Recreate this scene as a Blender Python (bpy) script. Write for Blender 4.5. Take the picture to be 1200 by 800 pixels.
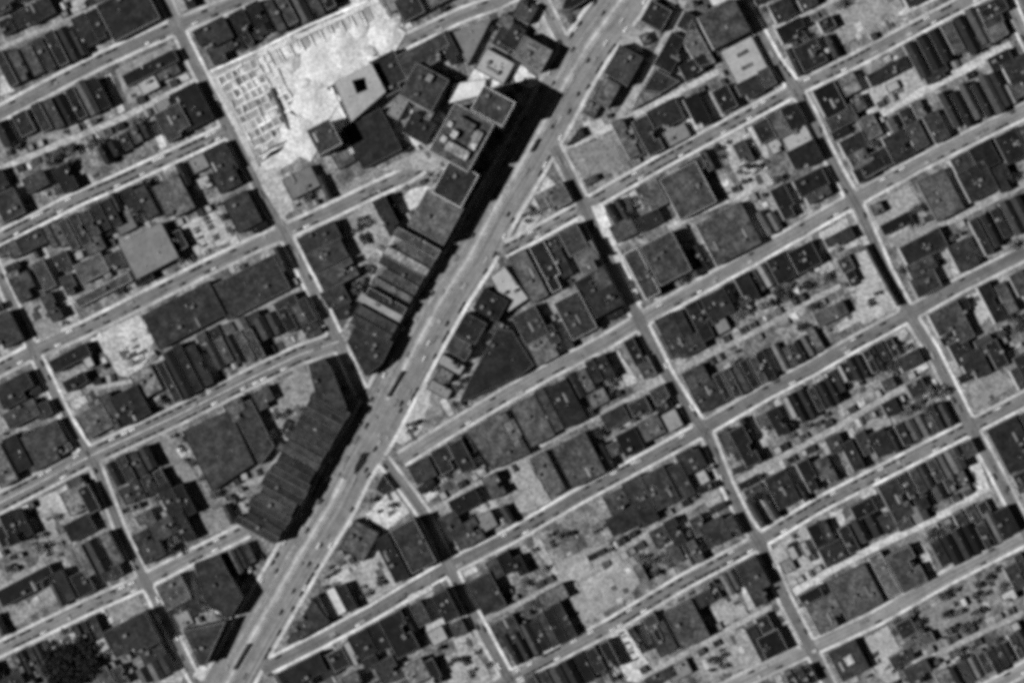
import bpy, bmesh, math, random
import numpy as np
from mathutils import Vector, noise as mnoise
random.seed(11)
R = math.radians
PX = 0.75                      # metres per photograph pixel
scene = bpy.context.scene
for o in list(bpy.data.objects): bpy.data.objects.remove(o)
COL = scene.collection

# ------------------------------------------------------------------ camera, sky, sun, exposure
CAM_H = 1900.0
cam = bpy.data.cameras.new('survey_camera'); camo = bpy.data.objects.new('survey_camera', cam); COL.objects.link(camo)
camo.location = (0, 0, CAM_H); camo.rotation_euler = (0, 0, 0)
cam.sensor_width = 36.0; cam.lens = 36.0 * CAM_H / (1200 * PX)
cam.clip_start = 10.0; cam.clip_end = 60000.0
scene.camera = camo
SUN_EL = R(41); SH = Vector((1.0, 0.27)).normalized()      # shadows fall to the right, slightly upwards
world = bpy.data.worlds.new('World'); scene.world = world; world.use_nodes = True
wn = world.node_tree; wn.nodes.clear()
sky = wn.nodes.new('ShaderNodeTexSky'); sky.sky_type = 'NISHITA'; sky.sun_disc = False
sky.altitude = 3000; sky.air_density = 0.25; sky.dust_density = 0.1; sky.sun_elevation = SUN_EL; sky.sun_rotation = math.atan2(-SH.x, -SH.y)
bw = wn.nodes.new('ShaderNodeRGBToBW'); bg = wn.nodes.new('ShaderNodeBackground'); wo = wn.nodes.new('ShaderNodeOutputWorld')
bg.inputs['Strength'].default_value = 0.05
wn.links.new(sky.outputs[0], bw.inputs[0]); wn.links.new(bw.outputs[0], bg.inputs[0]); wn.links.new(bg.outputs[0], wo.inputs[0])
sun = bpy.data.lights.new('sun', 'SUN'); sun.energy = 5.0; sun.angle = R(0.5); sun.color = (1, 1, 1)   # panchromatic film: no tint
suno = bpy.data.objects.new('sun', sun); COL.objects.link(suno)
sd = Vector((SH.x * math.cos(SUN_EL), SH.y * math.cos(SUN_EL), -math.sin(SUN_EL)))
suno.rotation_euler = sd.to_track_quat('-Z', 'Y').to_euler()
suno.location = (-300, -80, 400)
vs = scene.view_settings; vs.view_transform = 'Standard'; vs.look = 'None'; vs.exposure = 0.42; vs.gamma = 1.0; vs.use_curve_mapping = False
scene.cycles.pixel_filter_type = 'BLACKMAN_HARRIS'; scene.cycles.filter_width = 4.3      # soft old survey lens
scene.cycles.max_bounces = 4; scene.cycles.diffuse_bounces = 2; scene.cycles.use_denoising = False

# ------------------------------------------------------------------ materials (all grey: a black and white photograph)
MATS = {}
def mat(name, base=0.2, vary=0.3, scale=0.25, fine=0.2, obj_color=False, rough=0.9, fscale=1.6, contrast=None, bump=0.0, lots=False, patch=0.0, uvstreak=False, detail=4):
    m = bpy.data.materials.new(name); m.use_nodes = True; MATS[name] = m
    nt = m.node_tree; N = nt.nodes; L = nt.links; N.clear()
    out = N.new('ShaderNodeOutputMaterial'); b = N.new('ShaderNodeBsdfPrincipled'); L.new(b.outputs[0], out.inputs[0])
    b.inputs['Roughness'].default_value = rough; b.inputs['Specular IOR Level'].default_value = 0.15
    geo = N.new('ShaderNodeNewGeometry')
    def nz(s, det, vec=None, rgh=0.6):
        n = N.new('ShaderNodeTexNoise'); n.inputs['Scale'].default_value = s; n.inputs['Detail'].default_value = det; n.inputs['Roughness'].default_value = rgh
        L.new(vec or geo.outputs['Position'], n.inputs['Vector']); return n.outputs[0]
    def mr(x, a, c, lo=0.3, hi=0.7):
        r = N.new('ShaderNodeMapRange'); r.inputs[1].default_value = lo; r.inputs[2].default_value = hi
        r.inputs[3].default_value = a; r.inputs[4].default_value = c; L.new(x, r.inputs[0]); return r.outputs[0]
    def mul(x, y):
        q = N.new('ShaderNodeMath'); q.operation = 'MULTIPLY'
        for i, v in enumerate((x, y)):
            if isinstance(v, (int, float)): q.inputs[i].default_value = v
            else: L.new(v, q.inputs[i])
        return q.outputs[0]
    val = mul(mr(nz(scale, detail), 1 - vary, 1 + vary), mr(nz(fscale, 2), 1 - fine, 1 + fine, .37, .63))
    if lots:                    # yards: parcels across the street grid, each of its own tone
        mp = N.new('ShaderNodeMapping'); mp.inputs['Rotation'].default_value = (0, 0, R(-27.5 + 0)); dn = N.new('ShaderNodeTexNoise'); dn.inputs['Scale'].default_value = .12; dn.inputs['Detail'].default_value = 3; L.new(geo.outputs['Position'], dn.inputs['Vector'])
        va = N.new('ShaderNodeVectorMath'); va.operation = 'MULTIPLY_ADD'; va.inputs[1].default_value = (7, 7, 0); L.new(dn.outputs['Color'], va.inputs[0]); L.new(geo.outputs['Position'], va.inputs[2]); L.new(va.outputs[0], mp.inputs[0])
        mp.vector_type = 'POINT'
        br = N.new('ShaderNodeTexBrick'); br.inputs['Scale'].default_value = 1.0; br.inputs['Mortar Size'].default_value = 0.35
        br.inputs['Brick Width'].default_value = 7.6; br.inputs['Row Height'].default_value = 16.0
        br.inputs['Color1'].default_value = (0.55, 0.55, 0.55, 1); br.inputs['Color2'].default_value = (1.5, 1.5, 1.5, 1); br.inputs['Mortar'].default_value = (1.0, 1.0, 1.0, 1)
        L.new(mp.outputs[0], br.inputs['Vector']); b2 = N.new('ShaderNodeRGBToBW'); L.new(br.outputs[0], b2.inputs[0]); val = mul(val, b2.outputs[0])
        val = mul(val, mr(nz(0.022, 3), 0.6, 1.45))
    if uvstreak:
        uv = N.new('ShaderNodeUVMap'); mp = N.new('ShaderNodeMapping'); mp.inputs['Scale'].default_value = (0.55, 0.006, 1); L.new(uv.outputs[0], mp.inputs[0])
        val = mul(val, mr(nz(1.0, 2, mp.outputs[0]), 0.6, 1.4))
    if patch:
        vo = N.new('ShaderNodeTexVoronoi'); vo.inputs['Scale'].default_value = .16; vo.distance = 'CHEBYCHEV'; L.new(geo.outputs['Position'], vo.inputs['Vector'])
        b3 = N.new('ShaderNodeRGBToBW'); L.new(vo.outputs['Color'], b3.inputs[0]); val = mul(val, mr(b3.outputs[0], 1 - patch, 1 + patch, .2, .8))
    if obj_color:
        oi = N.new('ShaderNodeObjectInfo'); s = N.new('ShaderNodeRGBToBW'); L.new(oi.outputs['Color'], s.inputs[0]); val = mul(val, s.outputs[0])
    else: val = mul(val, base)
    cc = N.new('ShaderNodeCombineColor')
    for i in range(3): L.new(val, cc.inputs[i])
    L.new(cc.outputs[0], b.inputs['Base Color'])
    if bump:
        bp = N.new('ShaderNodeBump'); bp.inputs['Strength'].default_value = 1.0; bp.inputs['Distance'].default_value = bump
        L.new(nz(fscale * 0.6, 3), bp.inputs['Height']); L.new(bp.outputs[0], b.inputs['Normal'])
    return m
mat('yard_ground', 0.125, 0.6, 0.12, 0.55, fscale=.5, lots=True, bump=0.25)
mat('asphalt', 0.15, 0.2, 0.07, 0.16, fscale=.5, uvstreak=True, obj_color=True, patch=.08)
mat('concrete', 0.36, 0.42, 0.06, 0.2, fscale=.45, obj_color=True)
mat('lot_surface', 0.25, 0.32, 0.09, 0.32, fscale=.4, obj_color=True, bump=0.12)
mat('dirt', 0.5, 0.2, 0.07, 0.3, fscale=.5, obj_color=True, bump=0.3)
mat('tar_roof', 0.05, 0.5, 0.13, 0.5, obj_color=True, rough=0.8, fscale=0.5, patch=.3)
mat('plain_roof', 0.2, 0.16, 0.1, 0.14, fscale=.5, obj_color=True)
mat('shingle_roof', 0.05, 0.28, 0.2, 0.25, obj_color=True)
mat('brick_wall', 0.2, 0.25, 0.3, 0.25, obj_color=True)
mat('coping', 0.3, 0.3, 0.25, 0.25, obj_color=True)
mat('roof_metal', 0.4, 0.2, 0.5, 0.15, obj_color=True, rough=0.5)
mat('car_paint', 0.1, 0.05, 1, 0.05, obj_color=True, rough=0.3)
mat('glass_dark', 0.09, 0.05, 1, 0.05, rough=0.15)  # base colour lightened to put the sky's reflection into the glass
mat('tyre', 0.02, 0.1, 1, 0.1)
mat('leaves', 0.06, 0.4, 0.35, 0.35, obj_color=True)
mat('bark', 0.08, 0.2, 1, 0.2)
mat('paint_line', 0.3, 0.3, 0.15, 0.3)

# ------------------------------------------------------------------ helpers
def W(p): return ((p[0] - 600.0) * PX, (400.0 - p[1]) * PX)
def new_mesh(name, verts, faces, m=None, mi=None, uvs=None):
    me = bpy.data.meshes.new(name); me.from_pydata(verts, [], faces)
    for k in ([m] if isinstance(m, str) else (m or [])): me.materials.append(MATS[k])
    if mi:
        for p, i in zip(me.polygons, mi): p.material_index = i
    if uvs:
        ul = me.uv_layers.new(name='UVMap')
        for lp in me.loops: ul.data[lp.index].uv = uvs[lp.vertex_index]
    me.update(); return me
def obj(name, me, parent=None, loc=(0, 0, 0), rz=0.0, tone=None):
    o = bpy.data.objects.new(name, me); COL.objects.link(o); o.location = loc; o.rotation_euler = (0, 0, rz)
    if parent: o.parent = parent
    if tone is not None: o.color = (tone, tone, tone, 1)
    return o
def empty(name, loc=(0, 0, 0), rz=0.0):
    o = bpy.data.objects.new(name, None); COL.objects.link(o); o.location = loc; o.rotation_euler = (0, 0, rz); o.empty_display_size = 1; return o
def tag(o, label, cat=None, group=None, kind=None):
    o['label'] = label
    if cat: o['category'] = cat
    if group: o['group'] = group
    if kind: o['kind'] = kind
    return o
def box(V, F, x0, x1, y0, y1, z0, z1, rz=0.0, c=(0, 0), bottom=False):
    n = len(V); ca, sa = math.cos(rz), math.sin(rz)
    for z in (z0, z1):
        for x, y in ((x0, y0), (x1, y0), (x1, y1), (x0, y1)): V.append((c[0] + x * ca - y * sa, c[1] + x * sa + y * ca, z))
    F += [(n+4, n+5, n+6, n+7), (n, n+1, n+5, n+4), (n+1, n+2, n+6, n+5), (n+2, n+3, n+7, n+6), (n+3, n, n+4, n+7)]
    if bottom: F.append((n+3, n+2, n+1, n))
ORD = 'first second third fourth fifth sixth seventh eighth ninth tenth eleventh twelfth thirteenth fourteenth fifteenth sixteenth seventeenth eighteenth nineteenth'.split()
TENS = {20: 'twent', 30: 'thirt', 40: 'fort', 50: 'fift', 60: 'sixt', 70: 'sevent'}
def ordw(i):
    if i < 20: return ORD[i - 1]
    t = i // 10 * 10; return TENS[t] + ('ieth' if i % 10 == 0 else 'y-' + ORD[i % 10 - 1])
def area2(p): return sum(p[i][0]*p[(i+1) % len(p)][1] - p[(i+1) % len(p)][0]*p[i][1] for i in range(len(p)))

# ------------------------------------------------------------------ streets (centre lines in photograph pixels, kerb to kerb width, sidewalk width)
ST = {
 'avenue': dict(p=[(760,-62),(729,0),(689,55),(664,97),(647,130),(609,197),(582,242),(552,300),(524,342),(497,390),(462,455),(437,503),(409,548),(389,590),(349,655),(317,710),(297,745),(270,795),(235,860)], k=52, s=5, t=.165, d=0.5, n='wide diagonal avenue', name='avenue'),
 'S1': dict(p=[(-70,166),(0,133),(62,100),(120,70),(175,45),(202,33),(225,24),(275,4),(330,-24)], k=14, s=4.5, t=.14, d=0.25, n='topmost left cross street'),
 'S2': dict(p=[(-70,310),(0,279),(87,235),(140,212),(220,175),(269,152)], k=13, s=4, t=.15, d=0.95, n='second left cross street'),
 'S3': dict(p=[(-70,468),(-5,434),(38,412),(100,385),(170,350),(235,317),(300,286),(333,272),(382,250),(440,222),(478,205),(494,194)], k=14, s=4.5, t=.15, d=0.5, n='third left cross street'),
 'S4': dict(p=[(-70,622),(0,589),(112,531),(207,487),(300,440),(350,416),(397,400)], k=19, s=4, t=.14, d=1.0, n='fourth left cross street'),
 'S5': dict(p=[(-70,792),(0,760),(100,712),(165,683),(225,652),(290,620)], k=14, s=4, t=.17, d=0.5, n='lowest left cross street'),
 'S0': dict(p=[(468,52),(500,37),(540,18),(580,4),(625,-18)], k=13, s=4, t=.15, d=.2, n='short top street beside the triangular roof'),
 'S6': dict(p=[(590,294),(650,262),(688,240),(775,190),(825,163),(900,122),(935,103),(1000,72),(1075,32),(1140,-2),(1200,-34)], k=13, s=4, t=.16, d=0.85, n='topmost right cross street'),
 'S7': dict(p=[(470,538),(500,519),(550,489),(600,459),(650,431),(707,402),(755,373),(800,347),(875,306),(962,256),(1003,233),(1075,193),(1150,155),(1270,96)], k=14, s=4, t=.17, d=0.22, n='second right cross street'),
 'S8': dict(p=[(315,780),(375,750),(437,717),(487,687),(527,664),(600,627),(675,583),(755,540),(828,500),(900,458),(950,432),(1000,403),(1065,368),(1125,334),(1270,262)], k=14, s=4, t=.125, d=0.3, n='third right cross street'),
 'S9': dict(p=[(540,828),(612,787),(712,735),(800,682),(875,642),(892,632),(962,590),(1050,545),(1132,503),(1270,432)], k=14, s=4, t=.15, d=0.8, n='fourth right cross street'),
 'S10': dict(p=[(830,818),(900,782),(955,757),(1025,725),(1112,675),(1200,630),(1270,592)], k=14, s=4, t=.2, d=.1, n='lowest right cross street'),
 'S11': dict(p=[(1100,838),(1165,802),(1200,783),(1270,745)], k=12, s=4, t=.2, d=.1, n='street in the bottom right corner'),
 'N1': dict(p=[(166,-62),(192,-4),(217,52),(244,105),(275,165),(308,228),(333,272),(372,350),(395,398),(419,450),(424,460)], k=12, s=4.5, t=.14, d=.14, n='long street beside the foundation grid'),
 'N2': dict(p=[(-20,280),(0,325),(22,372),(38,408),(57,447),(80,495),(112,545),(140,618),(170,680),(190,718),(222,784),(240,815)], k=10, s=4.5, t=.13, d=.2, n='far left downhill street'),
 'N3': dict(p=[(650,172),(682,235),(700,276),(720,318),(748,372),(780,437),(807,480),(830,512),(852,568),(874,612),(890,633),(906,670),(922,706),(945,750),(962,782),(995,850)], k=12, s=4.5, t=.12, d=.14, n='middle right downhill street'),
 'N4': dict(p=[(840,-60),(868,0),(910,75),(932,103),(950,135),(965,170),(982,203),(1005,242),(1022,280),(1038,318),(1057,353),(1069,374),(1092,410),(1107,440),(1132,490),(1150,522),(1167,553),(1187,592),(1230,675)], k=12, s=4.5, t=.13, d=.14, n='far right downhill street'),
 'N5': dict(p=[(450,540),(475,572),(497,602),(514,637),(527,664),(542,697),(566,740),(590,784),(620,840)], k=11, s=4.5, t=.13, d=.15, n='lower middle downhill street'),
 'N6': dict(p=[(1160,-50),(1186,10),(1200,42),(1235,110)], k=11, s=4, t=.16, d=.1, n='street in the top right corner'),
 'N7': dict(p=[(610,-50),(633,-5),(650,30),(664,58)], k=12, s=4, t=.16, d=.1, n='short top street joining the avenue'),
}
AL = {  # alleys and lanes: points, width, tone
 'A1': ([(-40,215),(62,172),(140,140),(190,115),(228,95)], 7, .30), 'A1b': ([(126,88),(143,132)], 8, .36), 'A0': ([(-20,66),(30,44),(75,25),(125,3),(150,-8)], 5, .22),
 'A2': ([(92,308),(150,286),(195,260),(250,234),(293,214)], 5, .18), 'A2b': ([(50,290),(68,328),(90,372)], 6, .30), 'A2c': ([(0,312),(50,291)], 5, .26),
 'A3': ([(215,398),(300,364),(352,337)], 7, .19), 'A3b': ([(112,455),(160,445),(187,420),(237,400)], 5, .22), 'A4': ([(285,568),(312,560),(330,530),(347,498)], 8, .22),
 'A5': ([(658,176),(720,147),(780,116),(842,84)], 7, .32), 'A6': ([(783,268),(820,248),(872,227),(905,212)], 7, .30), 'A6b': ([(872,232),(894,276)], 8, .28),
 'A7': ([(505,598),(560,566),(600,540),(640,518),(685,494),(740,466),(775,446)], 6, .24), 'A7b': ([(793,434),(867,398),(905,378),(950,352),(985,335)], 6, .24),
 'A8': ([(865,563),(900,543),(982,500),(1030,470),(1080,443)], 7, .24), 'A8b': ([(560,728),(610,706),(680,668),(725,645),(800,600),(848,572)], 6, .22),
 'A9': ([(930,694),(975,667),(1022,642),(1112,599),(1160,572)], 9, .36), 'A9b': ([(745,798),(770,784),(832,748),(905,710)], 6, .24), 'A10': ([(1060,785),(1100,765),(1200,717)], 6, .22),
 'B1': ([(1033,133),(1100,97),(1185,53)], 10, .36), 'B1b': ([(1006,86),(1022,135)], 8, .36), 'B2': ([(1042,286),(1075,270),(1112,259),(1160,235),(1215,208)], 9, .24), 'B0': ([(905,33),(945,16),(985,-4)], 6, .28),
 'N8': ([(800,0),(797,15),(775,55),(750,100),(724,140)], 9, .24), 'C1': ([(463,275),(440,318),(420,360),(402,388)], 4, .24), 'T1': ([(1030,8),(1055,16),(1100,-6)], 8, .36),
}
STK = list(ST)
def densify(p, step=2.0):
    out = []
    for a, b in zip(p[:-1], p[1:]):
        n = max(1, int(math.dist(a, b) / step))
        out += [(a[0] + (b[0]-a[0]) * i / n, a[1] + (b[1]-a[1]) * i / n) for i in range(n)]
    out.append(p[-1]); q = np.array(out, float)
    for _ in range(3): q[1:-1] = (q[:-2] + 2 * q[1:-1] + q[2:]) / 4
    return q
def normals(q):
    t = np.gradient(q, axis=0); t /= np.linalg.norm(t, axis=1)[:, None]
    return np.stack([-t[:, 1], t[:, 0]], 1)        # to the right-hand side of travel (image coordinates, y down)
for s in ST.values(): s['q'] = densify(s['p']); s['nn'] = normals(s['q'])
def dist_to(P, q): return np.sqrt(((P[:, None, :] - q[None]) ** 2).sum(-1)).min(1)
def strip(name, q, d0, d1, z, m, tone, kerb=False, uv=True):
    n = normals(q); V = []; F = []; U = []; along = 0
    for i in range(len(q)):
        if i: along += math.dist(q[i], q[i-1]) * PX
        for d in (d0, d1):
            x, y = W(q[i] + n[i] * d); V.append((x, y, z)); U.append((d * PX, along))
        if i:
            k = 2 * i; F.append((k-2, k, k+1, k-1))
    if area2([V[j] for j in F[0]]) < 0: F = [f[::-1] for f in F]
    if kerb:
        n0 = len(V); V += [(a, b, z - 0.2) for a, b, c in V]; U += U
        for i in range(1, len(q)):
            k = 2 * i; F += [(k-2, k, n0+k, n0+k-2), (k-1, n0+k-1, n0+k+1, k+1)]
        e = 2 * (len(q) - 1); F += [(0, n0, n0+1, 1), (e, e+1, n0+e+1, n0+e)]
    return obj(name, new_mesh(name, V, F, m, uvs=U), tone=tone)
# occupancy raster (photograph pixels, margin 80) used to keep small things off roads and roofs
MG = 80; occ = np.zeros((800 + 2*MG, 1200 + 2*MG), np.uint8)
YY, XX = np.mgrid[0:occ.shape[0], 0:occ.shape[1]]
def overlap(poly, mask):
    p = np.array(poly, float) + MG; x0, y0 = np.maximum(np.floor(p.min(0)).astype(int), 0); x1, y1 = np.ceil(p.max(0)).astype(int) + 1
    x1 = min(x1, occ.shape[1]); y1 = min(y1, occ.shape[0])
    if x1 <= x0 or y1 <= y0: return 0.0
    gx = XX[y0:y1, x0:x1] + .5; gy = YY[y0:y1, x0:x1] + .5; ins = np.zeros(gx.shape, bool); j = len(p) - 1
    for i in range(len(p)):
        if p[i][1] != p[j][1]: ins ^= ((p[i][1] > gy) != (p[j][1] > gy)) & (gx < (p[j][0]-p[i][0]) * (gy - p[i][1]) / (p[j][1]-p[i][1]) + p[i][0])
        j = i
    return float(((occ[y0:y1, x0:x1] & mask) > 0)[ins].mean()) if ins.any() else 0.0
def fill_poly(poly, v, grow=0.0):
    p = np.array(poly, float) + MG; c = p.mean(0)
    if grow: 
        d = p - c; p = c + d * (1 + grow / np.maximum(np.linalg.norm(d, axis=1), 1))[:, None]
    x0, y0 = np.maximum(np.floor(p.min(0)).astype(int), 0); x1, y1 = np.ceil(p.max(0)).astype(int) + 1
    x1 = min(x1, occ.shape[1]); y1 = min(y1, occ.shape[0])
    if x1 <= x0 or y1 <= y0: return
    gx = XX[y0:y1, x0:x1] + .5; gy = YY[y0:y1, x0:x1] + .5; ins = np.zeros(gx.shape, bool)
    j = len(p) - 1
    for i in range(len(p)):
        c1 = (p[i][1] > gy) != (p[j][1] > gy)
        with np.errstate(divide='ignore', invalid='ignore'):
            xs = (p[j][0]-p[i][0]) * (gy - p[i][1]) / (p[j][1]-p[i][1]) + p[i][0]
        ins ^= c1 & (gx < xs); j = i
    occ[y0:y1, x0:x1][ins] |= v
def poly_free(poly, mask, tol=.04):
    return overlap(poly, mask) <= tol
def free(x, y, r, mask=255):
    i, j = int(y + MG), int(x + MG)
    if i - r < 0 or j - r < 0 or i + r >= occ.shape[0] or j + r >= occ.shape[1]: return False
    return not (occ[i-r:i+r+1, j-r:j+r+1] & mask).any()
# --- ground reaching the horizon
G = 20000
tag(obj('ground', new_mesh('ground', [(-G,-G,0),(G,-G,0),(G,G,0),(-G,G,0)], [(0,1,2,3)], 'yard_ground')), 'mottled grey yards and lots between the houses', kind='structure')
zz = 0.02
for k, s in ST.items():
    zz += 0.004; q = s['q']
    o = strip(s.get('name', 'road'), q, -s['k']/2 - .4, s['k']/2 + .4, zz, 'asphalt', s['t'] * (.92 if k == 'avenue' else .86))
    tag(o, 'grey asphalt roadway of the ' + s['n'], kind='structure')
    hw = s['k']/2 + s['s']
    for i in range(0, len(q) - 1, 3):
        j = min(i + 4, len(q) - 1); n0, n1 = s['nn'][i], s['nn'][j]
        fill_poly([q[i]+n0*hw, q[j]+n1*hw, q[j]-n1*hw, q[i]-n0*hw], 1)
zs = 0.15
for k, s in ST.items():
    q = s['q']
    for side in (-1, 1):
        zs += 0.004
        a, b = s['k']/2 * side, (s['k']/2 + s['s'] * .85) * side
        mid = q + s['nn'] * (a + b) / 2; ok = np.ones(len(q), bool)
        for k2, s2 in ST.items():
            if k2 != k: ok &= dist_to(mid, s2['q']) > s2['k']/2 + 1.0
        i = 0
        while i < len(q):
            if not ok[i]: i += 1; continue
            j = i
            while j < len(q) and ok[j]: j += 1
            if j - i >= 4:
                o = strip('sidewalk', q[i:j], a, b, zs, 'concrete', random.uniform(.28, .46), kerb=True)
                tag(o, 'pale concrete sidewalk along the ' + s['n'], kind='structure')
            i = j
for k, (p, w, t) in AL.items():
    zz += 0.004; q = densify(p); strip('alley', q, -w/2, w/2, zz, 'lot_surface', t)['kind'] = 'structure'
    bpy.context.scene.collection.objects[-1]['label'] = 'narrow pale alley behind the houses'
    n = normals(q)
    for i in range(0, len(q)-1, 2):
        j = min(i+3, len(q)-1); fill_poly([q[i]+n[i]*(w/2), q[j]+n[j]*(w/2), q[j]-n[j]*(w/2), q[i]-n[i]*(w/2)], 2)
# pale lane strip along the middle of the avenue, painted centre line on the wide cross street
av = ST['avenue']['q']
for lo, hi in ((-70, 470), (560, 900)):
    sel = av[(av[:, 1] > lo) & (av[:, 1] < hi)]
    tag(strip('median_strip', sel, -4.5, 5.5, zz + .016, 'concrete', .215), 'broad pale worn middle lane of the diagonal avenue', kind='structure')
    tag(strip('median_strip', sel, -0.4, 2.6, zz + .022, 'concrete', .34), 'pale worn median line down the diagonal avenue', kind='structure')
    tag(strip('track_bed', sel, 10, 14, zz + .016, 'concrete', .19), 'slightly paler worn lane of the diagonal avenue', kind='structure')
tag(strip('centre_line', ST['S4']['q'], -.9, .9, zz + .03, 'paint_line', .5), 'pale worn centre line of the wide fourth left cross street', kind='structure')
# ------------------------------------------------------------------ buildings
BUILD = []          # (root, centroid px, description, special label)
HS = 1.05
E_ANG, AV_ANG = -27.5, -61.2
OX = OY = 0.0
def T(x, y):
    global OX, OY; OX, OY = x, y
def Z(x, y): return (OX + x / 4.0, OY + y / 4.0)
def rect(cx, cy, w, l, ang=E_ANG):
    e = (math.cos(R(ang)), math.sin(R(ang))); n = (-e[1], e[0]); c = Z(cx, cy); w /= 8.0; l /= 8.0
    return [(c[0]+e[0]*w*a+n[0]*l*b, c[1]+e[1]*w*a+n[1]*l*b) for a, b in ((-1,-1),(1,-1),(1,1),(-1,1))]
def unit(name, x, y, z, m):
    V, F = [], []; box(V, F, -x/2, x/2, -y/2, y/2, 0, z); return new_mesh(name, V, F, m)
U_CHIM = unit('chimney', .9, .7, 1.5, 'brick_wall'); U_BULK = unit('stair_bulkhead', 3.2, 2.6, 2.6, 'brick_wall')
U_BULK2 = unit('lift_house', 6.5, 5, 4, 'brick_wall'); U_VENT = unit('vent', .9, .9, .9, 'roof_metal')
def sky_mesh(x, y):
    V = [(-x/2,-y/2,0),(x/2,-y/2,0),(x/2,y/2,0),(-x/2,y/2,0),(-x/2,-y/2,.5),(x/2,-y/2,.5),(x/2,y/2,.5),(-x/2,y/2,.5),(0,-y/2+.2,1.1),(0,y/2-.2,1.1)]
    F = [(0,1,5,4),(1,2,6,5),(2,3,7,6),(3,0,4,7),(4,5,8),(6,7,9),(5,6,9,8),(7,4,8,9)]
    return new_mesh('skylight', V, F, 'roof_metal')
U_SKY = sky_mesh(1.8, 2.6); U_SKYL = sky_mesh(2.6, 9.0)
TW = {0: 'black', 1: 'dark', 2: 'dark grey', 3: 'grey', 4: 'pale', 5: 'white'}
def tword(t): return TW[0 if t < .034 else 1 if t < .056 else 2 if t < .085 else 3 if t < .2 else 4 if t < .42 else 5]
def inset(P, d):
    n = len(P); out = []
    for i in range(n):
        a, b, c = Vector(P[i-1]), Vector(P[i]), Vector(P[(i+1) % n])
        e1 = (b - a).normalized(); e2 = (c - b).normalized(); n1 = Vector((-e1.y, e1.x)); n2 = Vector((-e2.y, e2.x))
        k = n1 + n2; s = d / max(0.35, 1 + n1.dot(n2)); out.append(tuple(b + k * s))
    return out
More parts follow.
